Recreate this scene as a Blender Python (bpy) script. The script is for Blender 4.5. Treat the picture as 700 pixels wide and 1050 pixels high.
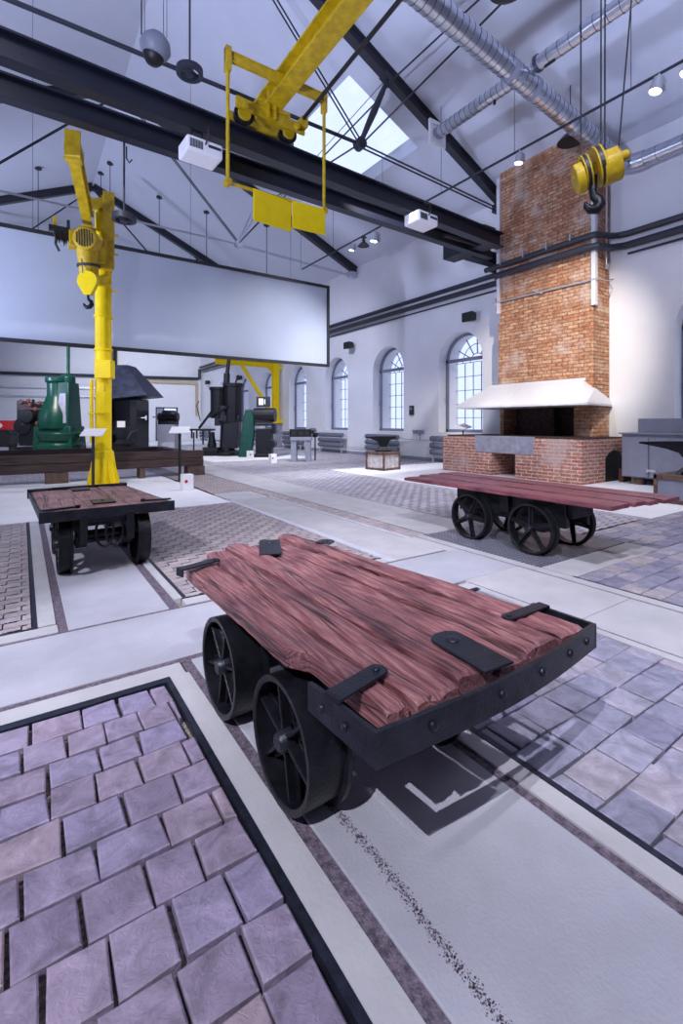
import bpy, math, random
from mathutils import Vector, Matrix, noise
random.seed(7)
S=bpy.context.scene
for o in list(bpy.data.objects): bpy.data.objects.remove(o)
COL=S.collection
PI=math.pi
# ---------------------------------------------------------------- camera
cd=bpy.data.cameras.new('camera'); cam=bpy.data.objects.new('camera',cd); COL.objects.link(cam)
F_PX=484.27; TH=math.radians(34.11)
cd.sensor_fit='HORIZONTAL'; cd.sensor_width=36; cd.lens=F_PX/700*36
cd.shift_y=-(525-434)/700
cd.clip_start=0.02; cd.clip_end=300
cam.location=(0,0,1.3); cam.rotation_euler=(PI/2,0,-TH)
S.camera=cam
# ---------------------------------------------------------------- world / light / exposure
w=bpy.data.worlds.new('world'); S.world=w; w.use_nodes=True
bg=w.node_tree.nodes['Background']; bg.inputs[0].default_value=(0.64,0.73,1.0,1); bg.inputs[1].default_value=1.5
def spot(name,loc,tgt,power,angle=60,col=(1,.93,.86),size=.05,blend=.5):
    l=bpy.data.lights.new(name,'SPOT'); l.energy=power; l.spot_size=math.radians(angle); l.spot_blend=blend
    l.color=col; l.shadow_soft_size=size
    o=bpy.data.objects.new(name,l); COL.objects.link(o); o.location=loc
    o.rotation_euler=(Vector(tgt)-Vector(loc)).to_track_quat('-Z','Y').to_euler(); return o
WARM=(.84,.86,1)
# track spotlights of the hall, plus added fill lamps as marked (the fittings in view are modelled further down)
spot('track_light_carts',(-4.3,-1.75,7.0),(1.3,1.6,0),3400,34,WARM,.03,.3)
spot('track_light_left_cart',(-5.0,1.6,7.0),(1.2,5.2,0),2400,44,WARM,.04,.6)
spot('track_light_right_cart',(1.2,-1.0,7.2),(4.8,3.2,0),1900,60,WARM,.05,.6)
spot('track_light_chimney',(4.5,1.5,7.6),(10.9,6.9,2.9),4300,32,(1,.92,.80),.06,.7)
spot('track_light_hearth',(4.0,5.0,7.6),(9.8,7.2,.6),1000,50,WARM,.06,.8)
spot('track_light_cabinet',(6.0,-1.0,7.2),(11.3,4.0,1.5),560,60,(.97,.97,1),.06,.8)
spot('track_light_anvil',(6.0,7.0,7.6),(8.5,11.5,0.2),2200,60,(.95,.95,1),.08,.8)
spot('track_light_jib',(-2.5,4.0,7.8),(1.5,10.5,1.2),1500,46,(.95,.94,1),.06,.8)
spot('machines_fill',(4.0,13.0,7.3),(6.8,18.5,.2),2600,70,(.95,.95,1),.1,.9)  # fill spot added to brighten the floor around the machines
BLUE=(.60,.68,1)  # for unseen fill lamps aimed upward, added to brighten the ceiling
spot('ceiling_fill_front',(-3.6,2.0,2.6),(4.8,5.0,10.2),3300,92,BLUE,.3,.9)
spot('ceiling_fill_middle',(-4.5,9.5,2.6),(5.0,14.5,10.2),2700,110,BLUE,.3,.9)
spot('ceiling_fill_back',(-4.5,18,3.0),(5.0,25,10.2),2600,110,BLUE,.3,.9)
spot('ceiling_fill_roof',(4.6,-1.5,2.4),(7.4,2.6,9.6),2100,62,BLUE,.3,.9)
spot('screen_fill',(-2.5,3.2,2.4),(2.6,12.2,3.6),420,66,(.66,.74,1),.2,.9)  # unseen fill lamp added to brighten the screen cloth
spot('mid_floor_fill',(8.4,8.5,6.9),(4.6,12.4,0),2000,75,(.85,.88,1),.08,.9)  # fill lamp added to lift the dark floor in mid hall
spot('hammer_fill',(-1.0,13.6,7.3),(1.6,20,1.0),3600,64,(1,.97,.95),.1,.9)  # fill spot added to brighten the area behind the timber beams
spot('far_wall_fill',(6.0,25.0,7.5),(7,36.5,2),3600,85,(.8,.85,1),.1,.9)  # fill spot added so the far end is not too dark
spot('window_wall_fill',(5.0,14.0,7.2),(11.5,18,2),1300,80,(.75,.80,1),.1,.9)  # fill spot added to brighten the distant window wall
S.view_settings.view_transform='Standard'; S.view_settings.look='None'
S.view_settings.gamma=1; S.view_settings.use_curve_mapping=False
S.view_settings.exposure=0.0
# ---------------------------------------------------------------- materials
MATS={}
def mat(name,col,rough=.6,metal=0,var=.0,scale=8,bump=0,bscale=60,emit=None,estr=0,spec=None,stretch=None,col2=None):
    m=bpy.data.materials.new(name); m.use_nodes=True; nt=m.node_tree; b=nt.nodes['Principled BSDF']
    b.inputs['Roughness'].default_value=rough; b.inputs['Metallic'].default_value=metal
    b.inputs['Base Color'].default_value=(*col,1)
    if spec is not None: b.inputs['Specular IOR Level'].default_value=spec
    tc=nt.nodes.new('ShaderNodeTexCoord'); mp=nt.nodes.new('ShaderNodeMapping'); nt.links.new(tc.outputs['Object'],mp.inputs[0])
    if stretch: mp.inputs['Scale'].default_value=stretch
    if var or col2:
        n=nt.nodes.new('ShaderNodeTexNoise'); n.inputs['Scale'].default_value=scale; n.inputs['Detail'].default_value=7; n.inputs['Roughness'].default_value=.62
        nt.links.new(mp.outputs[0],n.inputs['Vector'])
        r=nt.nodes.new('ShaderNodeValToRGB'); r.color_ramp.elements[0].position=.32; r.color_ramp.elements[1].position=.68
        c2=col2 or tuple(min(1,c*(1+var)) for c in col)
        c1=tuple(c*(1-var) for c in col)
        r.color_ramp.elements[0].color=(*c1,1); r.color_ramp.elements[1].color=(*c2,1)
        nt.links.new(n.outputs[0],r.inputs[0]); nt.links.new(r.outputs[0],b.inputs['Base Color'])
    if bump:
        n2=nt.nodes.new('ShaderNodeTexNoise'); n2.inputs['Scale'].default_value=bscale; n2.inputs['Detail'].default_value=4
        nt.links.new(mp.outputs[0],n2.inputs['Vector'])
        bp=nt.nodes.new('ShaderNodeBump'); bp.inputs['Strength'].default_value=bump; bp.inputs['Distance'].default_value=.01
        nt.links.new(n2.outputs[0],bp.inputs['Height']); nt.links.new(bp.outputs[0],b.inputs['Normal'])
    if emit:
        b.inputs['Emission Color'].default_value=(*emit,1); b.inputs['Emission Strength'].default_value=estr
    MATS[name]=m; return m
mat('plaster',(.74,.74,.78),.9,var=.03,scale=1.2,bump=.12,bscale=30)
mat('ceiling_paint',(.58,.60,.69),.9,var=.02,scale=2,bump=.2,bscale=60)
mat('concrete',(.42,.41,.46),.75,var=.16,scale=1.4,bump=.25,bscale=90)
mat('pale_concrete',(.47,.45,.465),.7,var=.10,scale=3,bump=.2,bscale=60)
mat('white_slab',(.74,.73,.76),.8,var=.05,scale=2)
mat('grout',(.16,.12,.12),.95,var=.5,scale=60,bump=.6,bscale=150,col2=(.42,.34,.29))
mat('groove',(.10,.075,.10),.8,var=.5,scale=60,bump=.7,bscale=160,col2=(.23,.18,.23))
mat('rail_steel',(.045,.05,.075),.38,.7,var=.4,scale=25)
mat('bright_rail',(.62,.6,.66),.45,.2,var=.1)
mat('iron',(.006,.006,.009),.38,.2,var=.3,scale=18,bump=.25,bscale=90,col2=(.014,.014,.020),spec=.35)
mat('iron_worn',(.012,.013,.020),.36,.3,var=.3,scale=14,bump=.2,bscale=110,col2=(.026,.028,.042),spec=.4)
mat('girder_paint',(.006,.007,.016),.42,0,var=.15,scale=3)
mat('truss_paint',(.030,.030,.042),.5,.0,var=.1,scale=5)
mat('yellow',(.84,.60,.002),.5,0,var=.05,scale=6,bump=.04,bscale=40,spec=.25)
mat('old_yellow',(.50,.33,.004),.5,0,var=.25,scale=7,bump=.15,bscale=40)
mat('yellow_dark',(.48,.33,.02),.5,0,var=.2)
mat('green',(.002,.050,.034),.34,.0,var=.3,scale=8,bump=.1,spec=.4)
mat('black',(.012,.012,.014),.5)
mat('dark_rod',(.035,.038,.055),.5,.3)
mat('rod_lit',(.55,.55,.62),.35,.6)  # dark rods under bright light: the light is painted in as a pale tone
mat('white_paint',(.66,.65,.68),.5,var=.03)
mat('projector_white',(.80,.79,.82),.45)
mat('grey_paint',(.24,.25,.32),.48,.0,var=.08,scale=5,bump=.05)
mat('window_grey',(.17,.18,.25),.5)
mat('radiator_grey',(.13,.14,.19),.5,var=.1)
mat('zinc',(.56,.58,.65),.28,.92,var=.12,scale=5,stretch=(1,1,1))
mat('seam',(.10,.10,.13),.4,.8)
mat('screen_cloth',(.37,.40,.48),.7,var=.04,scale=.9)
mat('dark_timber',(.032,.017,.016),.75,var=.5,scale=4,bump=.5,bscale=25,stretch=(.4,6,6),col2=(.075,.042,.036))
mat('timber_end',(.10,.065,.05),.85,var=.4,scale=8)
mat('board_brown',(.09,.045,.035),.8,var=.4,scale=8,bump=.3,col2=(.20,.12,.09))
mat('poster_white',(.55,.5,.5),.7,var=.35,scale=9)
mat('red',(.55,.01,.02),.4)
mat('tan_pipe',(.50,.38,.24),.6)
mat('hood_blue',(.008,.012,.032),.4,.3,var=.5,scale=4,bump=.2,bscale=15,col2=(.022,.03,.07))
mat('lens',(1,1,1),.3,emit=(1,.97,1),estr=6)
mat('alu',(.55,.56,.6),.4,.6)
mat('rust',(.13,.045,.03),.8,var=.5,scale=20)
mat('soot_brick',(.05,.03,.028),.95,var=.6,scale=12,bump=.6,bscale=20)
mat('cable',(.03,.03,.035),.5)
mat('steel_plate',(.33,.33,.41),.5,.3,var=.25,scale=7,bump=.1)
mat('frost',(.8,.82,.9),.6)
def glass():
    m=bpy.data.materials.new('glass'); m.use_nodes=True; nt=m.node_tree; nt.nodes.clear()
    out=nt.nodes.new('ShaderNodeOutputMaterial'); mx=nt.nodes.new('ShaderNodeMixShader'); t=nt.nodes.new('ShaderNodeBsdfTransparent'); g=nt.nodes.new('ShaderNodeBsdfGlossy')
    g.inputs['Roughness'].default_value=.05; f=nt.nodes.new('ShaderNodeValue'); f.outputs[0].default_value=.05
    t.inputs[0].default_value=(.96,.97,1,1)
    nt.links.new(f.outputs[0],mx.inputs[0]); nt.links.new(t.outputs[0],mx.inputs[1]); nt.links.new(g.outputs[0],mx.inputs[2]); nt.links.new(mx.outputs[0],out.inputs[0])
    MATS['glass']=m
glass()
def ramp(nt,stops):
    r=nt.nodes.new('ShaderNodeValToRGB'); e=r.color_ramp.elements
    while len(e)<len(stops): e.new(.5)
    for i,(p,c) in enumerate(stops): e[i].position=p; e[i].color=(*c,1)
    return r
def wood(name,c0,c1,c2,grain=1.0,axis=1):
    m=bpy.data.materials.new(name); m.use_nodes=True; nt=m.node_tree; b=nt.nodes['Principled BSDF']; L=nt.links.new
    tc=nt.nodes.new('ShaderNodeTexCoord'); geo=nt.nodes.new('ShaderNodeNewGeometry'); mp=nt.nodes.new('ShaderNodeMapping')
    sc=[1,1,1]; sc[axis]=.05; mp.inputs['Scale'].default_value=sc
    add=nt.nodes.new('ShaderNodeVectorMath'); add.operation='ADD'; rn=nt.nodes.new('ShaderNodeCombineXYZ'); mu=nt.nodes.new('ShaderNodeMath'); mu.operation='MULTIPLY'; mu.inputs[1].default_value=17
    L(geo.outputs['Random Per Island'],mu.inputs[0]); L(mu.outputs[0],rn.inputs[0]); L(mu.outputs[0],rn.inputs[2])
    L(tc.outputs['Object'],mp.inputs[0]); L(mp.outputs[0],add.inputs[0]); L(rn.outputs[0],add.inputs[1])
    # bent growth rings
    n0=nt.nodes.new('ShaderNodeTexNoise'); n0.inputs['Scale'].default_value=5.5; n0.inputs['Detail'].default_value=2; L(add.outputs[0],n0.inputs['Vector'])
    s1=nt.nodes.new('ShaderNodeMath'); s1.operation='MULTIPLY'; s1.inputs[1].default_value=170; L(n0.outputs[0],s1.inputs[0])
    si=nt.nodes.new('ShaderNodeMath'); si.operation='SINE'; L(s1.outputs[0],si.inputs[0])
    n1=nt.nodes.new('ShaderNodeTexNoise'); n1.inputs['Scale'].default_value=200; n1.inputs['Detail'].default_value=6; n1.inputs['Roughness'].default_value=.7; L(add.outputs[0],n1.inputs['Vector'])
    n2=nt.nodes.new('ShaderNodeTexNoise'); n2.inputs['Scale'].default_value=5; n2.inputs['Detail'].default_value=5; L(tc.outputs['Object'],n2.inputs['Vector'])
    # cracks: thin dark lines along the grain
    n3=nt.nodes.new('ShaderNodeTexNoise'); n3.inputs['Scale'].default_value=9; n3.inputs['Detail'].default_value=3; L(add.outputs[0],n3.inputs['Vector'])
    ab=nt.nodes.new('ShaderNodeMath'); ab.operation='SUBTRACT'; ab.inputs[1].default_value=.5; L(n3.outputs[0],ab.inputs[0])
    ab2=nt.nodes.new('ShaderNodeMath'); ab2.operation='ABSOLUTE'; L(ab.outputs[0],ab2.inputs[0])
    cr=ramp(nt,[(0,(0,0,0)),(.018,(1,1,1))]); L(ab2.outputs[0],cr.inputs[0])
    mix=nt.nodes.new('ShaderNodeMix'); mix.data_type='FLOAT'; mix.inputs[0].default_value=.84; 
    si2=nt.nodes.new('ShaderNodeMath'); si2.operation='MULTIPLY_ADD'; si2.inputs[1].default_value=.5; si2.inputs[2].default_value=.5; L(si.outputs[0],si2.inputs[0])
    L(si2.outputs[0],mix.inputs[2]); L(n1.outputs[0],mix.inputs[3])
    r=ramp(nt,[(.22,c0),(.48,c1),(.80,c2)]); L(mix.outputs[0],r.inputs[0])
    mc=nt.nodes.new('ShaderNodeMix'); mc.data_type='RGBA'; mc.blend_type='MULTIPLY'; mc.inputs[0].default_value=1
    r2=ramp(nt,[(.28,(.50,.42,.52)),(.5,(.95,.92,.95)),(.75,(1.25,1.2,1.2))]); L(n2.outputs[0],r2.inputs[0])
    L(r.outputs[0],mc.inputs[6]); L(r2.outputs[0],mc.inputs[7])
    mc2=nt.nodes.new('ShaderNodeMix'); mc2.data_type='RGBA'; mc2.blend_type='MULTIPLY'; mc2.inputs[0].default_value=.88
    L(mc.outputs[2],mc2.inputs[6]); L(cr.outputs[0],mc2.inputs[7]); L(mc2.outputs[2],b.inputs['Base Color'])
    hm=nt.nodes.new('ShaderNodeMath'); hm.operation='MULTIPLY'; L(mix.outputs[0],hm.inputs[0]); L(cr.outputs[0],hm.inputs[1])
    bp=nt.nodes.new('ShaderNodeBump'); bp.inputs['Strength'].default_value=.85*grain; bp.inputs['Distance'].default_value=.006
    L(hm.outputs[0],bp.inputs['Height']); L(bp.outputs[0],b.inputs['Normal'])
    b.inputs['Roughness'].default_value=.44; MATS[name]=m
wood('red_wood',(.055,.016,.018),(.25,.092,.092),(.54,.29,.27),1.0)
wood('brown_wood',(.12,.045,.04),(.34,.165,.145),(.55,.33,.28),.7)
wood('maroon_wood',(.07,.014,.020),(.22,.06,.075),(.38,.15,.17),.7)
def paver(name,stops,sc=9,spread=.3):
    m=bpy.data.materials.new(name); m.use_nodes=True; nt=m.node_tree; b=nt.nodes['Principled BSDF']; L=nt.links.new
    geo=nt.nodes.new('ShaderNodeNewGeometry'); tc=nt.nodes.new('ShaderNodeTexCoord')
    r=ramp(nt,stops); L(geo.outputs['Random Per Island'],r.inputs[0])
    n=nt.nodes.new('ShaderNodeTexNoise'); n.inputs['Scale'].default_value=sc; n.inputs['Detail'].default_value=8; n.inputs['Roughness'].default_value=.65; n.inputs['Distortion'].default_value=1.0
    L(tc.outputs['Object'],n.inputs['Vector'])
    r2=ramp(nt,[(.3,(1-spread,)*3),(.72,(1+spread,)*3)]); L(n.outputs[0],r2.inputs[0])
    mc=nt.nodes.new('ShaderNodeMix'); mc.data_type='RGBA'; mc.blend_type='MULTIPLY'; mc.inputs[0].default_value=1
    L(r.outputs[0],mc.inputs[6]); L(r2.outputs[0],mc.inputs[7]); L(mc.outputs[2],b.inputs['Base Color'])
    n2=nt.nodes.new('ShaderNodeTexNoise'); n2.inputs['Scale'].default_value=sc*4; n2.inputs['Detail'].default_value=6; n2.inputs['Distortion'].default_value=2; L(tc.outputs['Object'],n2.inputs['Vector'])
    bp=nt.nodes.new('ShaderNodeBump'); bp.inputs['Strength'].default_value=.6; bp.inputs['Distance'].default_value=.006; L(n2.outputs[0],bp.inputs['Height']); L(bp.outputs[0],b.inputs['Normal'])
    b.inputs['Roughness'].default_value=.55; MATS[name]=m
paver('wood_sett',[(0,(.25,.20,.28)),(.45,(.32,.25,.32)),(.8,(.28,.24,.36)),(1,(.36,.27,.30))],9,.42)
paver('grey_sett',[(0,(.21,.20,.28)),(.5,(.28,.27,.35)),(.85,(.34,.30,.35)),(1,(.40,.34,.35))],9,.38)
paver('brick_sett',[(0,(.34,.29,.31)),(.5,(.40,.34,.345)),(1,(.46,.38,.365))],6,.15)
paver('far_sett',[(0,(.38,.36,.42)),(.5,(.46,.43,.49)),(1,(.53,.49,.53))],4,.15)
def brick(name,c1,c2,mort,bw=.25,rh=.075,ms=.012,bmp=1.0,patch=None):
    m=bpy.data.materials.new(name); m.use_nodes=True; nt=m.node_tree; b=nt.nodes['Principled BSDF']; L=nt.links.new
    tc=nt.nodes.new('ShaderNodeTexCoord'); sx=nt.nodes.new('ShaderNodeSeparateXYZ'); ad=nt.nodes.new('ShaderNodeMath'); ad.operation='ADD'; cb=nt.nodes.new('ShaderNodeCombineXYZ')
    L(tc.outputs['Object'],sx.inputs[0]); L(sx.outputs[0],ad.inputs[0]); L(sx.outputs[1],ad.inputs[1]); L(ad.outputs[0],cb.inputs[0]); L(sx.outputs[2],cb.inputs[1])
    nz=nt.nodes.new('ShaderNodeTexNoise'); nz.inputs['Scale'].default_value=3.5; nz.inputs['Detail'].default_value=3; L(tc.outputs['Object'],nz.inputs['Vector'])
    dm=nt.nodes.new('ShaderNodeVectorMath'); dm.operation='MULTIPLY_ADD'; dm.inputs[1].default_value=(.03,.03,0); L(nz.outputs['Color'],dm.inputs[0]); L(cb.outputs[0],dm.inputs[2])
    bt=nt.nodes.new('ShaderNodeTexBrick'); L(dm.outputs[0],bt.inputs['Vector'])
    bt.inputs['Scale'].default_value=1; bt.inputs['Brick Width'].default_value=bw; bt.inputs['Row Height'].default_value=rh; bt.inputs['Mortar Size'].default_value=ms
    bt.inputs['Mortar Smooth'].default_value=.3; bt.inputs['Bias'].default_value=-.1
    bt.inputs['Color1'].default_value=(*c1,1); bt.inputs['Color2'].default_value=(*c2,1); bt.inputs['Mortar'].default_value=(*mort,1)
    n=nt.nodes.new('ShaderNodeTexNoise'); n.inputs['Scale'].default_value=14; n.inputs['Detail'].default_value=7; L(tc.outputs['Object'],n.inputs['Vector'])
    r=ramp(nt,[(.3,(.6,.58,.6)),(.7,(1.3,1.3,1.3))]); L(n.outputs[0],r.inputs[0])
    mc=nt.nodes.new('ShaderNodeMix'); mc.data_type='RGBA'; mc.blend_type='MULTIPLY'; mc.inputs[0].default_value=1; L(bt.outputs[0],mc.inputs[6]); L(r.outputs[0],mc.inputs[7])
    n3=nt.nodes.new('ShaderNodeTexNoise'); n3.inputs['Scale'].default_value=1.6; n3.inputs['Detail'].default_value=6; L(tc.outputs['Object'],n3.inputs['Vector'])
    r3=ramp(nt,[(.52,(0,0,0)),(.66,(1,1,1))]); L(n3.outputs[0],r3.inputs[0])
    mc3=nt.nodes.new('ShaderNodeMix'); mc3.data_type='RGBA'; mc3.inputs[7].default_value=(*(patch or mort),1)
    ml=nt.nodes.new('ShaderNodeMath'); ml.operation='MULTIPLY'; ml.inputs[1].default_value=.6; L(r3.outputs[0],ml.inputs[0]); L(ml.outputs[0],mc3.inputs[0])
    L(mc.outputs[2],mc3.inputs[6]); L(mc3.outputs[2],b.inputs['Base Color'])
    hh=nt.nodes.new('ShaderNodeMath'); hh.operation='MULTIPLY_ADD'; hh.inputs[1].default_value=-1; L(bt.outputs['Fac'],hh.inputs[0]); L(n.outputs[0],hh.inputs[2])
    bp=nt.nodes.new('ShaderNodeBump'); bp.inputs['Strength'].default_value=bmp; bp.inputs['Distance'].default_value=.02; L(hh.outputs[0],bp.inputs['Height']); L(bp.outputs[0],b.inputs['Normal'])
    b.inputs['Roughness'].default_value=.85; MATS[name]=m
brick('chimney_brick',(.44,.18,.085),(.60,.36,.21),(.24,.15,.11),.27,.085,.009,1.2,(.62,.49,.41))
brick('hearth_brick',(.42,.135,.07),(.52,.24,.15),(.60,.50,.48),.27,.078,.013,1.0,(.58,.45,.42))
def chequer():
    m=bpy.data.materials.new('chequer'); m.use_nodes=True; nt=m.node_tree; b=nt.nodes['Principled BSDF']; L=nt.links.new
    tc=nt.nodes.new('ShaderNodeTexCoord'); mp=nt.nodes.new('ShaderNodeMapping'); mp.inputs['Rotation'].default_value=(0,0,PI/4); L(tc.outputs['Object'],mp.inputs[0])
    c=nt.nodes.new('ShaderNodeTexBrick'); c.inputs['Scale'].default_value=1; c.inputs['Brick Width'].default_value=.07; c.inputs['Row Height'].default_value=.035; c.inputs['Mortar Size'].default_value=.011; c.inputs['Mortar Smooth'].default_value=.4
    c.inputs['Color1'].default_value=(.36,.36,.44,1); c.inputs['Color2'].default_value=(.30,.30,.38,1); c.inputs['Mortar'].default_value=(.10,.10,.13,1)
    L(mp.outputs[0],c.inputs['Vector']); L(c.outputs[0],b.inputs['Base Color'])
    iv=nt.nodes.new('ShaderNodeMath'); iv.operation='SUBTRACT'; iv.inputs[0].default_value=1; L(c.outputs['Fac'],iv.inputs[1])
    bp=nt.nodes.new('ShaderNodeBump'); bp.inputs['Distance'].default_value=.006; L(iv.outputs[0],bp.inputs['Height']); L(bp.outputs[0],b.inputs['Normal'])
    b.inputs['Roughness'].default_value=.42; b.inputs['Metallic'].default_value=.3; MATS['chequer']=m
chequer()
M=MATS
# ---------------------------------------------------------------- mesh builder
def V(*a): return Vector(a)
class MB:
    def __init__(s): s.v=[]; s.f=[]
    def add(s,vs,fs):
        n=len(s.v); s.v+= [tuple(q) for q in vs]; s.f+=[tuple(i+n for i in f) for f in fs]; return s
    def hexa(s,p):  # bottom 4 ccw, top 4
        return s.add(p,[(3,2,1,0),(4,5,6,7),(0,1,5,4),(1,2,6,5),(2,3,7,6),(3,0,4,7)])
    def box(s,x0,x1,y0,y1,z0,z1):
        return s.hexa([(x0,y0,z0),(x1,y0,z0),(x1,y1,z0),(x0,y1,z0),(x0,y0,z1),(x1,y0,z1),(x1,y1,z1),(x0,y1,z1)])
    def cbox(s,c,d,rz=0,rx=0,ry=0):
        R=Matrix.Rotation(rz,3,'Z')@Matrix.Rotation(ry,3,'Y')@Matrix.Rotation(rx,3,'X'); c=Vector(c); a,b,e=d[0]/2,d[1]/2,d[2]/2
        return s.hexa([c+R@V(*q) for q in ((-a,-b,-e),(a,-b,-e),(a,b,-e),(-a,b,-e),(-a,-b,e),(a,-b,e),(a,b,e),(-a,b,e))])
    def frame(s,p0,p1,up=(0,0,1)):
        p0=Vector(p0);p1=Vector(p1); t=(p1-p0).normalized(); u=Vector(up)
        if abs(t.dot(u))>.98: u=V(1,0,0)
        x=t.cross(u).normalized(); y=x.cross(t).normalized(); return p0,p1,t,x,y
    def beam(s,p0,p1,w,h,up=(0,0,1)):
        p0,p1,t,x,y=s.frame(p0,p1,up); a=x*w/2; b=y*h/2
        return s.hexa([p0-a-b,p0+a-b,p1+a-b,p1-a-b,p0-a+b,p0+a+b,p1+a+b,p1-a+b])
    def ibeam(s,p0,p1,w,h,tf=.02,tw=.015,up=(0,0,1)):
        p0,p1,t,x,y=s.frame(p0,p1,up); o=y*(h/2-tf/2)
        s.beam(p0+o,p1+o,w,tf,up); s.beam(p0-o,p1-o,w,tf,up); return s.beam(p0,p1,tw,h-2*tf,up)
    def cyl(s,p0,p1,r,r1=None,seg=16,cap=True):
        if r1 is None: r1=r
        p0,p1,t,x,y=s.frame(p0,p1); vs=[]
        for p,q in ((p0,r),(p1,r1)):
            for i in range(seg):
                a=2*PI*i/seg; vs.append(p+x*math.cos(a)*q+y*math.sin(a)*q)
        fs=[(i,(i+1)%seg,seg+(i+1)%seg,seg+i) for i in range(seg)]
        if cap: fs+= [tuple(range(seg-1,-1,-1)),tuple(range(seg,2*seg))]
        return s.add(vs,fs)
    def tube(s,pts,r,seg=8):
        pts=[Vector(p) for p in pts]; n=len(pts); vs=[]; px=None
        for i,p in enumerate(pts):
            t=(pts[min(i+1,n-1)]-pts[max(i-1,0)]).normalized()
            if px is None:
                u=V(0,0,1) if abs(t.z)<.95 else V(1,0,0); x=t.cross(u).normalized()
            else: x=(px-t*px.dot(t)).normalized()
            px=x; y=t.cross(x); rr=r[i] if isinstance(r,(list,tuple)) else r
            for k in range(seg):
                a=2*PI*k/seg; vs.append(p+x*math.cos(a)*rr+y*math.sin(a)*rr)
        fs=[]
        for i in range(n-1):
            for k in range(seg):
                k2=(k+1)%seg; fs.append((i*seg+k,i*seg+k2,(i+1)*seg+k2,(i+1)*seg+k))
        fs+=[tuple(range(seg-1,-1,-1)),tuple(range((n-1)*seg,n*seg))]
        return s.add(vs,fs)
    def lathe(s,prof,o,ax=(0,0,1),seg=24,closed=False):
        o=Vector(o); _,_,t,x,y=s.frame(o,o+Vector(ax)); vs=[]; n=len(prof)
        for r,h in prof:
            for k in range(seg):
                a=2*PI*k/seg; vs.append(o+t*h+(x*math.cos(a)+y*math.sin(a))*max(r,1e-4))
        fs=[]
        for i in range(n if closed else n-1):
            j=(i+1)%n
            for k in range(seg):
                k2=(k+1)%seg; fs.append((i*seg+k,i*seg+k2,j*seg+k2,j*seg+k))
        if not closed: fs+=[tuple(range(seg-1,-1,-1)),tuple(range((n-1)*seg,n*seg))]
        return s.add(vs,fs)
    def prism(s,poly,d):  # poly: list of 3d points, d: extrusion vector
        d=Vector(d); n=len(poly); a=[Vector(p) for p in poly]
        return s.add(a+[p+d for p in a],[tuple(range(n-1,-1,-1)),tuple(range(n,2*n))]+[(i,(i+1)%n,n+(i+1)%n,n+i) for i in range(n)])
    def build(s,name,m,parent=None,smooth=False,bevel=0,off=None):
        me=bpy.data.meshes.new(name); vs=s.v
        if off is not None: vs=[(a-off[0],b-off[1],c-off[2]) for a,b,c in vs]
        me.from_pydata(vs,[],s.f); me.materials.append(M[m]); me.update()
        import bmesh
        if len(s.f)<30000:
            bm=bmesh.new(); bm.from_mesh(me); bmesh.ops.recalc_face_normals(bm,faces=bm.faces); bm.to_mesh(me); bm.free()
        if smooth:
            me.polygons.foreach_set('use_smooth',[True]*len(me.polygons))
            try: me.set_sharp_from_angle(angle=math.radians(38))
            except Exception: pass
        o=bpy.data.objects.new(name,me); COL.objects.link(o)
        if parent: o.parent=parent
        if bevel:
            b=o.modifiers.new('bevel','BEVEL'); b.width=bevel; b.segments=2; b.limit_method='ANGLE'
        return o
def tag(o,label,cat,group=None):
    o['label']=label; o['category']=cat
    if group: o['group']=group
    return o
def thing(name,label,cat,loc=(0,0,0),rz=0,group=None):
    o=bpy.data.objects.new(name,None); COL.objects.link(o); o.location=loc; o.rotation_euler=(0,0,rz); o.empty_display_size=.1
    return tag(o,label,cat,group)
def struct(mb,name,m,**k):
    o=mb.build(name,m,**k); o['kind']='structure'; return o
def copy_tree(o,parent=None):
    c=o.copy(); COL.objects.link(c)
    if parent: c.parent=parent
    for ch in [q for q in bpy.data.objects if q.parent==o]: copy_tree(ch,c)
    return c
def B(*a): return MB().box(*a)
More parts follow.
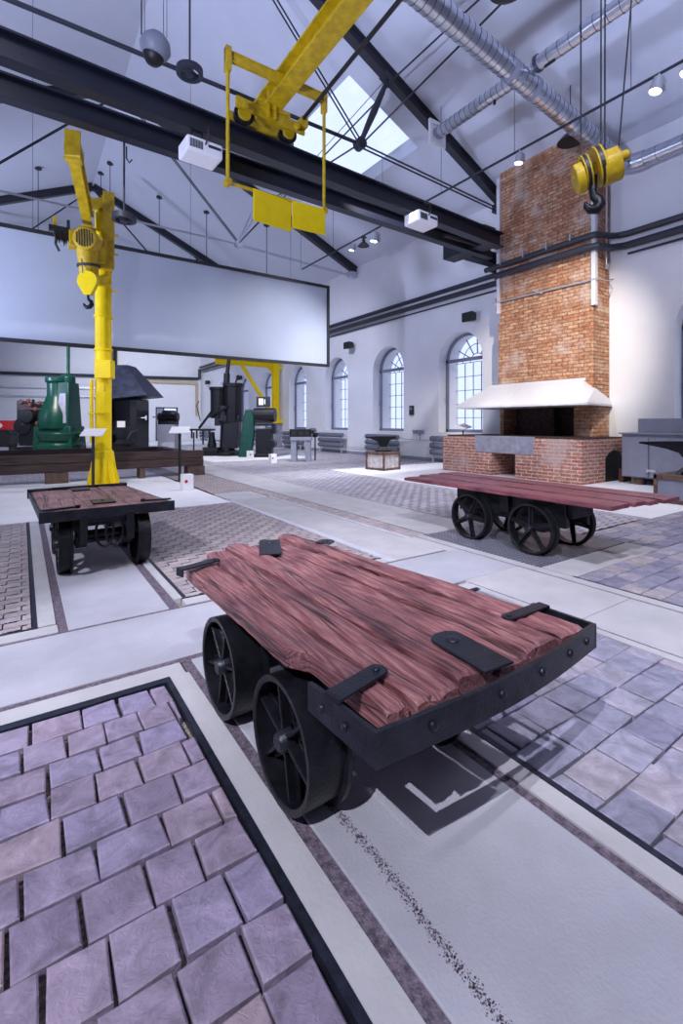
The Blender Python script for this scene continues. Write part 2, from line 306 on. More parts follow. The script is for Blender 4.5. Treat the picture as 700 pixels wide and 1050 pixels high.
# ---------------------------------------------------------------- shell
W=11.6; YF=36.8; SL=.45; EV=7.8; RX=2.6
def roofz(x): return EV+SL*(W-x) if x>=RX else EV+SL*(W-RX)-SL*(RX-x)
struct(B(-9,14,-6,42,-.30,-.035),'floor','grout')
wins=[3.47,10.4]+[13.98+3.58*i for i in range(6)]
def wall_windows(side):
    mb=MB(); D=.95; s=1 if side=='right' else -1
    x0,x1=(W,W+D) if side=='right' else (-6.4-D,-6.4)
    ys=wins if side=='right' else wins[:]
    start=-6.0
    hw=.915; sill=1.0; spr=3.32
    prev=start
    for c in ys:
        mb.box(x0,x1,prev,c-hw,-.2,EV+.1); mb.box(x0,x1,c-hw,c+hw,-.2,sill)
        arc=[(x0,c+hw*math.cos(a),spr+hw*math.sin(a)) for a in [PI*i/24 for i in range(25)]]
        for i in range(24):
            p,q=arc[i],arc[i+1]
            mb.hexa([p,(x1,p[1],p[2]),(x1,q[1],q[2]),q,(x0,p[1],EV+.1),(x1,p[1],EV+.1),(x1,q[1],EV+.1),(x0,q[1],EV+.1)])
        prev=c+hw
    mb.box(x0,x1,prev,YF+.5,-.2,EV+.1)
    o=struct(mb,'wall_'+side,'plaster')
    for i,c in enumerate(ys):
        fx=W+.35 if side=='right' else -6.4-.35
        t=B(fx,fx+.07,c-hw+.0,c-hw+.09,sill,spr); t.box(fx,fx+.07,c+hw-.09,c+hw,sill,spr); t.box(fx,fx+.07,c-hw,c+hw,sill,sill+.1); t.box(fx,fx+.07,c-hw,c+hw,spr,spr+.11)
        for k in range(24):
            a,b=PI*k/24,PI*(k+1)/24
            def pt(r,g,x): return (x,c+r*math.cos(g),spr+r*math.sin(g))
            t.hexa([pt(hw-.09,a,fx),pt(hw,a,fx),pt(hw,a,fx+.07),pt(hw-.09,a,fx+.07),pt(hw-.09,b,fx),pt(hw,b,fx),pt(hw,b,fx+.07),pt(hw-.09,b,fx+.07)])
        t.cyl((fx-.03,c+hw-.05,2.05),(fx-.03,c+hw-.05,2.2),.015); t.cyl((fx-.03,c+hw-.05,2.05),(fx-.06,c+hw-.05,2.0),.012)
        wn=struct(t,'window_%d'%(i+1 if side=='right' else i+20),'window_grey')
        gx=fx+.5 if side=='right' else fx-.45
        g=MB()
        for yy in (-.52,-.17,.17,.52): g.box(gx,gx+.03,c+yy-.009,c+yy+.009,sill,spr)
        for kk in range(6):
            z=sill+.02+(spr-sill)*kk/5; g.box(gx,gx+.03,c-hw,c+hw,z-.009,z+.009)
        for k in range(1,6):
            a=PI*k/6; g.beam((gx+.015,c+.3*math.cos(a),spr+.3*math.sin(a)),(gx+.015,c+hw*math.cos(a),spr+hw*math.sin(a)),.028,.03)
        for rr in (.3,.62):
            g.tube([(gx+.015,c+rr*math.cos(PI*k/14),spr+rr*math.sin(PI*k/14)) for k in range(15)],.014,6)
        go=g.build('outer_sash','window_grey',wn)
        p=MB(); arc=[(gx+.02,c+hw*math.cos(PI*k/20),spr+hw*math.sin(PI*k/20)) for k in range(21)]+[(gx+.02,c-hw,sill),(gx+.02,c+hw,sill)]
        p.prism(arc,(.006,0,0)); p.build('pane','glass',wn)
wall_windows('right'); wall_windows('left')
# gable wall at the far end, with doorway
dy=YF; dx0,dx1,dz=8.25,9.85,2.5
g=MB()
g.box(-7.4,dx0,dy,dy+.5,-.2,EV+.05); g.box(dx1,W+.9,dy,dy+.5,-.2,EV+.05); g.box(dx0,dx1,dy,dy+.5,dz,EV+.05)
g.prism([(-7.4,dy,EV+.05),(W+.9,dy,EV+.05),(W,dy,EV+.1),(RX,dy,roofz(RX)+.1),(-6.4,dy,EV+.1)],(0,.5,0))
struct(g,'wall_back','plaster')
struct(B(-7.4,W+.95,-6.4,-6.0,-.2,8.6),'wall_front','plaster')
# roof slopes with skylight openings
sky=[(6.76,9.08,9.64,14.8)]
def slope(name,xa,xb,y0,y1,holes):
    mb=MB(); th=.42
    def rb(x0,x1,ya,yb): mb.hexa([(x0,ya,roofz(x0)),(x1,ya,roofz(x1)),(x1,yb,roofz(x1)),(x0,yb,roofz(x0)),(x0,ya,roofz(x0)+th),(x1,ya,roofz(x1)+th),(x1,yb,roofz(x1)+th),(x0,yb,roofz(x0)+th)])
    if holes:
        h0,h1=holes[0][0],holes[0][1]; rb(xa,h0,y0,y1); rb(h1,xb,y0,y1); p=y0
        for h in holes: rb(h0,h1,p,h[2]); p=h[3]
        rb(h0,h1,p,y1)
    else: rb(xa,xb,y0,y1)
    return struct(mb,name,'ceiling_paint')
slope('ceiling',RX,W+1.0,-6.0,YF+.5,sky)
slope('ceiling',-7.4,RX,-6.0,YF+.5,[])
for i,(x0,x1,y0,y1) in enumerate(sky):
    mb=MB(); z=.36
    mb.hexa([(x0,y0,roofz(x0)+z),(x1,y0,roofz(x1)+z),(x1,y1,roofz(x1)+z),(x0,y1,roofz(x0)+z)]+[(x0,y0,roofz(x0)+z+.01),(x1,y0,roofz(x1)+z+.01),(x1,y1,roofz(x1)+z+.01),(x0,y1,roofz(x0)+z+.01)])
    struct(mb,'window_%d'%(i+10),'glass')
# door at the back
d=MB()
for a in (dx0,dx0+.55,dx1-.07): d.box(a,a+.07,dy-.03,dy+.1,0,dz)
d.box(dx0,dx1,dy-.03,dy+.1,dz-.08,dz); d.box(dx0,dx1,dy-.02,dy+.08,-.02,.1)
do=struct(d,'door_1','girder_paint'); B(dx0+.62,dx1-.07,dy+.02,dy+.04,.1,dz-.08).build('pane','glass',do)
B(dx0+.07,dx0+.55,dy,dy+.05,.1,dz-.08).build('leaf','grey_paint',do)
# ---------------------------------------------------------------- floor surfaces
def slab(x0,x1,y0,y1,m='concrete',top=0,name='floor',bev=.004): return struct(B(x0,x1,y0,y1,-.034,top),name,m,bevel=bev)
def strip(x0,x1,y0,y1,m,z=.0,name='trim'): return struct(B(x0,x1,y0,y1,-.034,z),name,m)
def setts(x0,x1,y0,y1,pw,ph,m,gap=.008,jit=.12,step=0,top=0,side=True,tilt=.003):
    mb=MB(); y=y1; r=0
    while y>y0+.02:
        h=min(ph*(1+random.uniform(-jit,jit)*.5),y-y0); ya=y-h
        x=x0-(pw*random.uniform(.25,.6) if r%2 else 0) if not step else x0-(pw/2 if r%2 else 0)
        while x<x1-.01:
            w=pw*(1+(random.uniform(-jit,jit)*1.6 if not step else 0)); xa,xb=max(x,x0),min(x+w,x1); x+=w
            if xb-xa<gap*2.2: continue
            g=gap/2; A,Bx,C,Dy=xa+g,xb-g,ya+g,y-g
            if step:
                m_=(A+Bx)/2; s=step
                pts=[(A,C),(m_,C),(m_+s*.3,C+s),(Bx,C+s),(Bx,Dy+s),(m_+s*.3,Dy+s),(m_,Dy),(A,Dy)]
                n=len(mb.v); mb.v+=[(px,py,top) for px,py in pts]; mb.f.append(tuple(range(n,n+8)))
            else:
                j=lambda: random.uniform(-.005,.005) if jit else 0
                z=[top+random.uniform(-tilt,tilt) for _ in range(4)]; e=.005
                c=[(A+j(),C+j()),(Bx+j(),C+j()),(Bx+j(),Dy+j()),(A+j(),Dy+j())]
                ins=[(c[0][0]+e,c[0][1]+e),(c[1][0]-e,c[1][1]+e),(c[2][0]-e,c[2][1]-e),(c[3][0]+e,c[3][1]-e)]
                vs=[(p[0],p[1],-.034) for p in c]+[(p[0],p[1],z[i]-.004) for i,p in enumerate(c)]+[(p[0],p[1],z[i]) for i,p in enumerate(ins)]
                mb.add(vs,[(0,1,5,4),(1,2,6,5),(2,3,7,6),(3,0,4,7),(4,5,9,8),(5,6,10,9),(6,7,11,10),(7,4,8,11),(8,9,10,11)])
        y=ya; r+=1
    o=mb.build('floor',m); o['kind']='structure'; return o
setts(-3.5,.598,-1.6,2.445,.165,.165,'wood_sett',.011,tilt=.004)
setts(1.60,2.95,-1.6,2.445,.20,.160,'grey_sett',.009)
setts(3.89,11.5,-1.6,2.20,.20,.160,'grey_sett',.009)
setts(5.45,7.09,2.20,3.0,.20,.160,'grey_sett',.009)
setts(7.09,11.5,2.20,2.95,.20,.160,'grey_sett',.009)
setts(-6,.055,3.58,7.45,.2,.1,'brick_sett',.008,0,.014)
setts(1.02,2.86,3.58,7.45,.2,.1,'brick_sett',.008,0,.014)
setts(3.67,3.93,4.02,8.5,.13,.1,'brick_sett',.008,0,.0)
setts(4.86,7.05,3.02,15.4,.2,.1,'far_sett',.009,0,.014)
setts(7.05,W,11.05,15.4,.2,.1,'far_sett',.009,0,.014)
setts(2.92,3.93,8.5,12.3,.2,.1,'brick_sett',.009,0,.014)
setts(-6,3.93,12.3,22,.24,.12,'far_sett',.011,0,.014)
setts(3.93,W,15.4,22,.24,.12,'far_sett',.011,0,.014)
slab(-6.3,W,22,YF,'white_slab')
# paver frames (steel angles) and concrete
slab(-3.6,3.74,2.67,3.39); 
strip(-3.6,.71,2.497,2.62,'pale_concrete'); strip(1.56,2.95,2.497,2.62,'pale_concrete')
strip(-3.6,.71,2.62,2.67,'groove',-.006); strip(.71,1.46,2.62,2.67,'groove',-.004); strip(1.46,2.95,2.62,2.67,'groove',-.006)
strip(-3.6,3.7,3.39,3.425,'groove',-.006)
strip(-3.6,.19,3.425,3.55,'pale_concrete'); strip(.98,2.87,3.425,3.55,'pale_concrete')
strip(-3.5,.628,2.452,2.497,'rail_steel',.003); strip(1.575,2.98,2.452,2.497,'rail_steel',.003)
strip(.602,.628,-1.6,2.452,'rail_steel',.003); strip(1.572,1.597,-1.6,2.452,'rail_steel',.003)
strip(-6,.085,3.55,3.575,'rail_steel',.002); strip(.98,2.868,3.55,3.575,'rail_steel',.002)
strip(.06,.085,3.575,7.45,'rail_steel',.002); strip(.992,1.017,3.575,7.45,'rail_steel',.002)
# front track
strip(.628,.725,-1.6,2.497,'pale_concrete'); strip(.725,.775,-1.6,2.62,'groove',-.008)
slab(.775,1.445,-1.6,2.62); strip(1.445,1.49,-1.6,2.62,'groove',-.008); strip(1.49,1.572,-1.6,2.497,'pale_concrete')
# second track
strip(.085,.185,3.575,7.45,'pale_concrete'); strip(.185,.245,3.425,7.45,'groove',-.008)
slab(.245,.86,3.425,7.45); strip(.86,.93,3.425,7.45,'groove',-.008); strip(.93,.992,3.575,7.45,'pale_concrete')
# long strip
strip(2.955,3.02,-1.6,2.62,'pale_concrete'); strip(3.02,3.045,-1.6,2.62,'groove',-.006)
slab(3.045,3.74,-1.6,1.7,'pale_concrete'); slab(3.045,3.74,1.706,2.664,'pale_concrete'); strip(3.74,3.765,-1.6,4.02,'groove',-.006); strip(3.765,3.865,-1.6,2.5,'pale_concrete')
strip(3.865,3.886,-1.6,2.22,'rail_steel',.002); strip(3.886,5.45,2.2,2.52,'pale_concrete'); strip(3.765,3.866,2.5,4.02,'pale_concrete')
slab(2.96,3.60,3.43,7.7,'pale_concrete'); slab(3.606,3.74,3.395,4.02,'pale_concrete')
strip(2.87,2.96,3.425,7.75,'bright_rail'); strip(3.62,3.67,4.02,7.75,'bright_rail'); strip(2.89,3.67,7.7,7.75,'bright_rail')
slab(2.92,3.64,7.76,8.5,'pale_concrete'); strip(3.93,3.96,4.02,15.4,'groove',-.006)
slab(3.96,4.85,4.02,15.39,'pale_concrete')
strip(3.87,5.42,2.53,4.01,'chequer',.004,'trim'); slab(-3.2,2.868,7.47,12.28,'white_slab')
slab(7.10,W,2.96,11.03,'white_slab',.004); slab(5.3,9.2,15.45,19.5,'white_slab',.006)
struct(B(W-.02,W,-2,YF,0,.12),'baseboard_right','grey_paint')
# dark oil spatter line along the front track
mb=MB()
for i in range(2600):
    y=random.uniform(.2,1.5)**1.0; x=.872+random.gauss(0,.009)+.008*math.sin(y*7); r=abs(random.gauss(0,.0012))+.0005
    mb.cyl((x,y,0.0),(x,y,.0007),r,seg=6)
struct(mb,'trim','groove')
# ---------------------------------------------------------------- trusses (structure of the roof)
def truss(y,lit=False):
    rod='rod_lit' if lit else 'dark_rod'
    t=thing('roof_truss','dark steel roof truss '+{8.7:'nearest the camera, behind the twin girders',16.0:'in the middle, its rods above the screen coloured pale as if lit',23.3:'above the far end of the screen',30.6:'farthest down the hall'}[y],'roof truss',(RX,y,0))
    o=(RX,y,0)
    for s in (1,-1):
        if y<9 and s<0:
            xe=-3.5
        else: xe=W if s>0 else -6.4
        f=lambda x:(RX+(x-RX)*1, y, 0)
        m=MB(); za=roofz(RX)-.16; ze=roofz(xe)-.16
        m.ibeam((RX,y,za),(xe,y,ze),.2,.30,.025,.03)
        m.build('rafter','truss_paint',t,off=o)
        xt=RX+s*4.6; zt=roofz(xt)-.34; xb=RX+s*3.8; zb=7.68
        m=MB(); m.tube([(xt,y,zt),((xt+xb)/2,y,(zt+zb)/2),(xb,y,zb)],[.05,.085,.05],12); m.cbox((xt,y,zt+.05),(.3,.22,.12),0,0,s*.42); m.cyl((xb,y-.1,zb),(xb,y+.1,zb),.13)
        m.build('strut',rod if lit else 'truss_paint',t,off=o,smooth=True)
        m=MB(); m.tube([(xb,y-.05,zb+.05),(RX+s*.1,y-.05,za-.2)],.018,6); m.tube([(xb,y+.05,zb+.05),(RX+s*.1,y+.05,za-.2)],.018,6)
        m.build('tie_rod','dark_rod',t,off=o)
        if s>0 or y>9:
            m=MB()
            for q in (-.06,.06): m.tube([(xb,y+q,zb-.02),(RX+s*8.7,y+q,roofz(RX+s*8.7)-.52)],.02,6)
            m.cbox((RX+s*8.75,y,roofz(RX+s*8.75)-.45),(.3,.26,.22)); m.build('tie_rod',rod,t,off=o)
    m=MB(); 
    for q in (-.03,.03): m.tube([(RX-3.8,y+q,7.68),(RX+3.8,y+q,7.68)],.022,6)
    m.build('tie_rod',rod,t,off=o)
    return t
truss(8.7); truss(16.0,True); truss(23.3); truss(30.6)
for (p,q,l) in [((7.15,8.7,9.3),(7.15,1.4,9.3),'upper dark wind brace rod running from the nearest truss over the ducts'),((6.5,8.7,7.75),(7.15,1.4,9.3),'lower dark wind brace rod running from the nearest truss over the ducts'),
    ((6.4,8.8,7.7),(7.2,16,9.2),'dark brace rod crossing below the skylight'),((7.2,8.8,9.2),(6.4,16,7.7),'second dark brace rod crossing below the skylight'),
    ((6.4,16,7.7),(7.2,8.8,9.5),'thin brace rod in front of the skylight glass'),
    ]:
    m=MB(); m.tube([p,q],.02 if 'thin' not in l else .01,6); tag(m.build('brace_rod','dark_rod'),l,'brace rod')
# ---------------------------------------------------------------- twin crane girders
t=thing('crane_girder','dark blue twin steel crane girder spanning the hall to the chimney','crane girder',(0,7,5.6)); o=(0,7,5.6)
fa,fb=(-7,6.05,5.90-.0),(10.45,7.78,6.00)
def girder(p0,p1,h,w):
    m=MB(); m.ibeam(p0,p1,w,h,.035,.03); p0,p1,tt,x,y=m.frame(p0,p1)
    n=int((p1-p0).length/1.35)
    for i in range(n):
        c=p0+tt*(.6+i*1.35)
        if i in (1,8,12): m.beam(c-y*(h/2-.04),c+y*(h/2-.04),.012,w*.35)
        if i%2==0: m.cyl(c-x*.02+tt*.3,c+x*.02+tt*.3,.015,seg=8)
    return m
m=girder((-6.3,6.78,5.91),(9.93,7.58,5.86),.36,.22); m.build('front_girder','girder_paint',t,off=o,bevel=.004)
m=girder((-6.3,7.84,5.96),(10.4,8.25,5.86),.34,.20); m.build('rear_girder','girder_paint',t,off=o,bevel=.004)
m=MB(); m.box(9.5,9.95,7.72,9.1,5.75,6.25); m.box(9.95,11.59,8.55,8.85,5.78,6.1); m.build('end_carriage','girder_paint',t,off=o,bevel=.01)
m=MB(); m.tube([(8.3,7.9,5.75),(9.4,7.95,5.8),(9.7,8.1,5.8)],.04,8); m.build('cable_bracket','girder_paint',t,off=o)
# hooks under rear girder
m=MB(); m.tube([(1.35,7.95,5.6),(1.35,7.95,5.42),(1.39,7.95,5.36),(1.43,7.95,5.42)],.012,6); m.build('hook','black',t,off=o)
# ---------------------------------------------------------------- yellow bridge beam with trucks
t=thing('bridge_beam','yellow steel crane beam resting on wheeled truck on the front girder','crane beam',(3.7,6.8,6.4)); o=(3.7,6.8,6.4)
m=MB(); m.ibeam((3.40,7.7,6.60),(3.40,-1.9,6.60),.30,.30,.035,.05)
m.build('beam','old_yellow',t,off=o,bevel=.006)
m=MB(); m.beam((2.75,6.98,6.30),(4.0,7.04,6.30),.05,.17); m.beam((2.75,7.38,6.30),(4.0,7.44,6.30),.05,.17); m.cbox((3.40,7.2,6.42),(.6,.46,.06)); m.cbox((3.3,6.96,6.45),(.04,.04,.42)); m.cbox((3.42,6.96,6.45),(.04,.04,.42))
for a in (2.9,3.8): m.cyl((a,6.90,6.25),(a,6.97,6.25),.05,seg=10)
m.cbox((3.40,7.21,6.30),(.5,.36,.1)); m.cbox((3.95,7.0,6.38),(.12,.16,.16))
m.build('truck_frame','old_yellow',t,off=o,bevel=.006)
for xx in (2.95,3.76):
    yy=7.20+(xx-2.95)*.047; zz=6.245
    m=MB(); m.lathe([(.03,-.08),(.11,-.08),(.12,-.07),(.165,-.07),(.165,-.05),(.143,-.04),(.143,.05),(.12,.06),(.03,.06)],(xx,yy,zz),(0,1,0),28)
    wo=m.build('truck_wheel','iron',t,off=o,smooth=True)
    m=MB(); m.lathe([(.02,-.10),(.105,-.10),(.11,-.08),(.02,-.08)],(xx,yy,zz),(0,1,0),24); m.build('wheel_disc','old_yellow',wo,off=o,smooth=True)
MB().tube([(3.93,7.35,6.40),(3.90,4.5,6.57),(3.88,-1.7,6.93)],.032,8).build('drive_shaft','black',t,off=o)
# yellow hanging frame
t=thing('hanging_frame','yellow rectangular steel frame hanging before the girder, two square plates below','hanging frame',(3.25,6.45,4.7)); o=(3.25,6.45,4.7)
yq=6.5
m=MB(); m.ibeam((2.40,yq,6.56),(4.1,yq,6.56),.06,.15,.015,.02); m.cbox((2.44,yq,6.5),(.08,.1,.34)); m.cbox((4.06,yq,6.5),(.07,.1,.34)); m.build('top_bar','old_yellow',t,off=o)
for a in (2.44,4.06):
    m=MB(); m.tube([(a,yq,6.45),(a,yq,4.74)],.027,10); m.build('hanger_rod','old_yellow',t,off=o,smooth=True)
m=MB(); m.tube([(2.38,yq,4.74),(4.12,yq,4.74)],.026,10); m.cyl((2.44,yq-.06,4.74),(2.44,yq+.06,4.74),.05); m.cyl((4.06,yq-.06,4.74),(4.06,yq+.06,4.74),.045); m.build('bottom_bar','old_yellow',t,off=o,smooth=True)
m=MB(); m.cbox((3.13,yq-.03,4.50),(.66,.03,.46),.12); m.build('plate','yellow',t,off=o,bevel=.005)
m=MB(); m.cbox((3.76,yq-.03,4.54),(.58,.03,.42),-.05); m.build('plate','yellow',t,off=o,bevel=.005)
# ---------------------------------------------------------------- projectors
def projector(loc,rz,label,tz,sc=1):
    t=thing('projector',label,'projector',loc,rz,None)
    m=MB(); m.box(-.32*sc,.32*sc,-.24*sc,.24*sc,-.26*sc,0); m.build('body','projector_white',t,bevel=.03)
    m=MB()
    for i in range(9): m.box((-.27+i*.026)*sc,(-.255+i*.026)*sc,-.246*sc,-.238*sc,-.2*sc,-.06*sc)
    m.box(.05*sc,.28*sc,-.246*sc,-.238*sc,-.12*sc,-.07*sc); m.build('vent','dark_rod',t)
    m=MB(); m.cyl((.15*sc,.2*sc,-.13*sc),(.15*sc,.27*sc,-.13*sc),.07*sc); m.build('lens','black',t)
    m=MB(); m.tube([(-.08,.16,-.02),(-.08,.16,tz+.03)],.018,8); m.tube([(.08,.16,-.02),(.08,.16,tz+.03)],.018,8); m.tube([(-.08,.16,tz),(.08,.16,tz)],.02,8)
    m.tube([(0,-.2,-.08),(.02,-.27,.03),(.04,-.18,.2),(.05,-.05,tz)],.012,6); m.build('bracket','black',t)
projector((2.2,6.98,5.42),.05,'white projector hanging below the girder left of the yellow frame',.27,.84)
projector((6.95,7.28,5.66),.05,'smaller-looking white projector hanging below the girder near the chimney',.26,.9)
# ---------------------------------------------------------------- spiral ducts
def duct_mb(p0,p1,r,pitch):
    m=MB(); m.cyl(p0,p1,r,seg=28); return m
def seams(p0,p1,r,pitch):
    m=MB(); p0=Vector(p0);p1=Vector(p1); L=(p1-p0).length; tt=(p1-p0)/L; n=int(L/pitch)
    for i in range(n): m.lathe([(r-.002,-.005),(r+.005,-.004),(r+.005,.004),(r-.002,.005)],p0+tt*(pitch*(i+.5)),tuple(tt),28)
    return m
t=thing('ventilation_duct','round spiral metal duct with thinner side branches crossing below the ceiling','ventilation duct',(7.6,5.2,7.5)); o=(7.6,5.2,7.5)
a,b=(3.4,5.2,7.88),(10.95,5.2,7.10)
duct_mb(a,b,.18,.17).build('pipe','zinc',t,off=o,smooth=True); seams(a,b,.18,.14).build('seams','seam',t,off=o)
m=MB(); m.tube([(10.95,5.2,7.10),(11.08,5.18,7.08),(11.18,5.1,7.07),(11.22,4.95,7.06),(11.22,4.8,7.06)],[.2,.195,.19,.185,.18],24); m.build('elbow','zinc',t,off=o,smooth=True)
a,b=(11.22,4.8,7.06),(11.22,-2.0,7.06); duct_mb(a,b,.16,.4).build('pipe','zinc',t,off=o,smooth=True); seams(a,b,.16,.5).build('seams','seam',t,off=o)
tt=(Vector((10.95,5.2,7.10))-Vector((3.4,5.2,7.88))).normalized()
for x in (4.7,7.1,7.75,9.2): 
    p=Vector((3.4,5.2,7.88))+tt*((x-3.4)/tt.x); m=MB(); m.lathe([(.17,-.05),(.192,-.05),(.192,.05),(.17,.05)],p,tuple(tt),28); m.build('collar','grey_paint',t,off=o,smooth=True)
a,b=(7.57,7.4,7.67),(7.57,5.35,7.67); duct_mb(a,b,.125,.17).build('pipe','zinc',t,off=o,smooth=True); seams(a,b,.125,.13).build('seams','seam',t,off=o)
a,b=(7.57,5.05,7.67),(7.57,-2,7.70); duct_mb(a,b,.125,.17).build('pipe','zinc',t,off=o,smooth=True); seams(a,b,.125,.2).build('seams','seam',t,off=o)
MB().lathe([(.12,0),(.145,0),(.145,.06),(.12,.06)],(7.57,5.0,7.67),(0,-1,0)).build('collar','seam',t,off=o)
MB().lathe([(.12,0),(.145,0),(.145,.06),(.12,.06)],(7.57,5.4,7.67),(0,1,0)).build('collar','seam',t,off=o)
MB().cbox((7.57,4.75,7.54),(.03,.2,.05)).build('damper_handle','black',t,off=o); MB().cbox((7.57,5.9,7.52),(.02,.05,.12)).build('damper_handle','black',t,off=o)
m=MB(); 
for (x0,x1,z0,z1) in ((7.33,7.41,7.41,7.93),(7.73,7.81,7.41,7.93),(7.41,7.73,7.85,7.93),(7.41,7.73,7.41,7.49)): m.box(x0,x1,7.40,7.45,z0,z1)
m.box(7.42,7.72,7.43,7.45,7.5,7.84); m.build('outlet','white_paint',t,off=o)
# ---------------------------------------------------------------- light track and spots
t=thing('light_track','thin grey lighting track hung along the hall below the ceiling','light track',(8.6,9,6.99)); o=(8.6,9,6.99)
m=MB(); m.beam((8.6,-2,6.99),(8.6,15.3,7.0),.03,.04); m.build('rail','dark_rod',t,off=o)
for yy in (1.0,3.9,6.2,8.3,10.6,13.2,15.4):
    m=MB(); m.tube([(8.6,yy,7.0),(8.6,yy,roofz(8.6)-.005)],.006,5); m.build('wire','dark_rod',t,off=o)
def can(x,y,z,tilt,label,group=None,s=1,power=60):
    t=thing('track_spotlight',label,'spotlight',(x,y,z))
    ax=Vector((math.sin(tilt)*-.6,math.sin(tilt)*.5,-math.cos(tilt))).normalized()
    m=MB(); m.tube([(0,0,.0),(0,0,-.08)],.015,6); m.cbox((.09*s,.0,-.16*s),(.05*s,.09*s,.18*s)); m.build('mount','alu',t)
    m=MB(); m.lathe([(.03*s,-.02),(.075*s,0),(.09*s,.2*s),(.082*s,.2*s),(.07*s,.03)],(0,0,-.08),tuple(ax),20); m.build('can','alu',t,smooth=True)
    m=MB(); m.lathe([(.001,0),(.08*s,0),(.08*s,.008),(.001,.008)],Vector((0,0,-.08))+ax*.175*s,tuple(ax),20); m.build('lamp_lens','lens',t)
    if power: 
        p=Vector((x,y,z-.08))+ax*(.24*s); spot('spot_beam',tuple(p),tuple(p+ax*4),power,70,(1,.95,.95),.05,.8)
can(8.57,6.05,6.98,.15,'grey track spotlight just left of the chimney top',s=1,power=260)
can(8.57,3.46,6.98,.35,'bright cylindrical track spotlight above the yellow hook block',s=1.1,power=260)
can(8.57,3.0,6.98,.5,'track spotlight at the right edge of the picture, lens glowing',s=1.1,power=260)
can(8.57,12.04,6.98,.2,'small glowing track spotlight left of the black bell lamp, beyond the girders',power=120)
can(8.6,10.94,6.98,.2,'bright double track spotlight seen just above the girder projector',s=1.3,power=120)
def bell(x,y,z,r,top,label,mt='black',inner='white_paint'):
    t=thing('pendant_lamp',label,'pendant lamp',(x,y,z))
    m=MB(); m.lathe([(r*.25,r*1.1),(r*.3,r*.7),(r*.62,r*.45),(r,0),(r*.97,0),(r*.6,r*.38),(r*.25,r*.6)],(0,0,0)); m.build('shade',mt,t,smooth=True)
    m=MB(); m.lathe([(.001,0),(r*.93,0),(r*.93,.012),(.001,.012)],(0,0,.01)); m.build('diffuser','black',t)
    m=MB(); m.tube([(0,0,r*1.05),(0,0,top-z)],.012,6); m.cyl((0,0,top-z-.05),(0,0,top-z-.03),.09); m.build('stem','dark_rod',t)
bell(9.82,5.68,7.38,.27,roofz(9.6),'bell-shaped pendant lamp with black underside behind the big duct, above the chimney')
bell(5.62,4.15,7.38,.28,roofz(5.6),'dark dish pendant lamp at the top edge beside the big duct')
bell(8.6,11.5,6.68,.18,6.98,'small black bell lamp hanging between two bright track spotlights')
# round reflector lamp, ring lamps
t=thing('pendant_lamp','grey ball-shaped pendant lamp hung on thin wires at upper left','pendant lamp',(1.72,7.7,7.13))
m=MB(); m.lathe([(.001,.22),(.12,.2),(.2,.12),(.235,0),(.2,-.09),(.17,-.12)],(0,0,0),(.15,-.2,1),28); m.build('shade','grey_paint',t,smooth=True)
m=MB(); m.lathe([(.001,-.26),(.09,-.24),(.15,-.17),(.16,-.1),(.001,-.1)],(0,0,0),(.15,-.2,1),24); m.build('reflector','black',t,smooth=True)
m=MB()
for q in ((-.1,.1),(.12,.1),(.1,-.14)): m.tube([(q[0]*1.3,q[1]*1.3,.1),(q[0]*1.3,q[1]*1.3,roofz(1.72)-7.13)],.005,5)
m.tube([(-.2,0,.12),(-.2,0,4.2)],.011,6); m.build('wires','dark_rod',t)
def ring(x,y,z,r,top,label):
    t=thing('ring_lamp',label,'ring lamp',(x,y,z))
    m=MB(); m.lathe([(r*.72,.0),(r,0),(r,.09),(r*.72,.09)],(0,0,0),(0,0,1),28,closed=True); m.cbox((0,0,.05),(r*1.7,.08,.05),.5); m.cyl((0,0,-.02),(0,0,.1),.06); m.build('ring','dark_rod',t,smooth=True,bevel=0)
    m=MB(); m.tube([(0,0,.1),(0,0,top-z-.01)],.016,8); m.build('rod','dark_rod',t)
ring(2.15,7.35,6.68,.20,roofz(2.15),'dark ring-shaped lamp on a rod beside the grey ball lamp')
ring(1.33,8.03,4.47,.18,5.86,'small ring lamp on a rod below the rear girder, right of the jib crane top')
# sprinkler / suspension rods behind the screen
for i,(x,y,z) in enumerate([(.52,21.1,6.0),(2.93,20.8,6.0),(2.75,22.0,6.0),(4.81,20.8,6.0),(8.2,17.5,5.0),(6.4,19.5,6.0)]):
    m=MB(); zt=roofz(x); m.tube([(x,y,z),(x,y,zt)],.014,6); m.cyl((x,y,zt-.06),(x,y,zt),.12,seg=12)
    tag(m.build('suspension_rod','dark_rod'),['thin rod hanging left of the jib crane arm','thin rod with disc, right one of the close pair right of the jib crane','thin rod with disc, left one of the close pair right of the jib crane','thin rod hanging midway between jib crane and yellow frame','thin rod hanging above the right part of the screen','thin rod hanging above the screen below the yellow plates'][i],'rod')
# ---------------------------------------------------------------- screen
t=thing('projection_screen','very wide grey projection screen with black frame hung across the hall','projection screen',(2,12.2,3.05)); o=(2,12.2,3.05)
B(-5.5,7.74,12.2,12.22,3.1,5.44).build('cloth','screen_cloth',t,off=o)
m=B(-5.5,7.80,12.16,12.26,3.02,3.1); m.box(-5.5,7.80,12.16,12.26,5.42,5.5); m.box(7.72,7.80,12.16,12.26,3.1,5.42); m.box(-5.5,-5.42,12.16,12.26,3.1,5.42); m.build('border','black',t,off=o)
for x in (-3,.2,3.6,6.5):
    m=MB(); m.tube([(x,12.24,5.5),(x,12.24,roofz(x)-.01)],.004,5); m.build('cable','dark_rod',t,off=o)
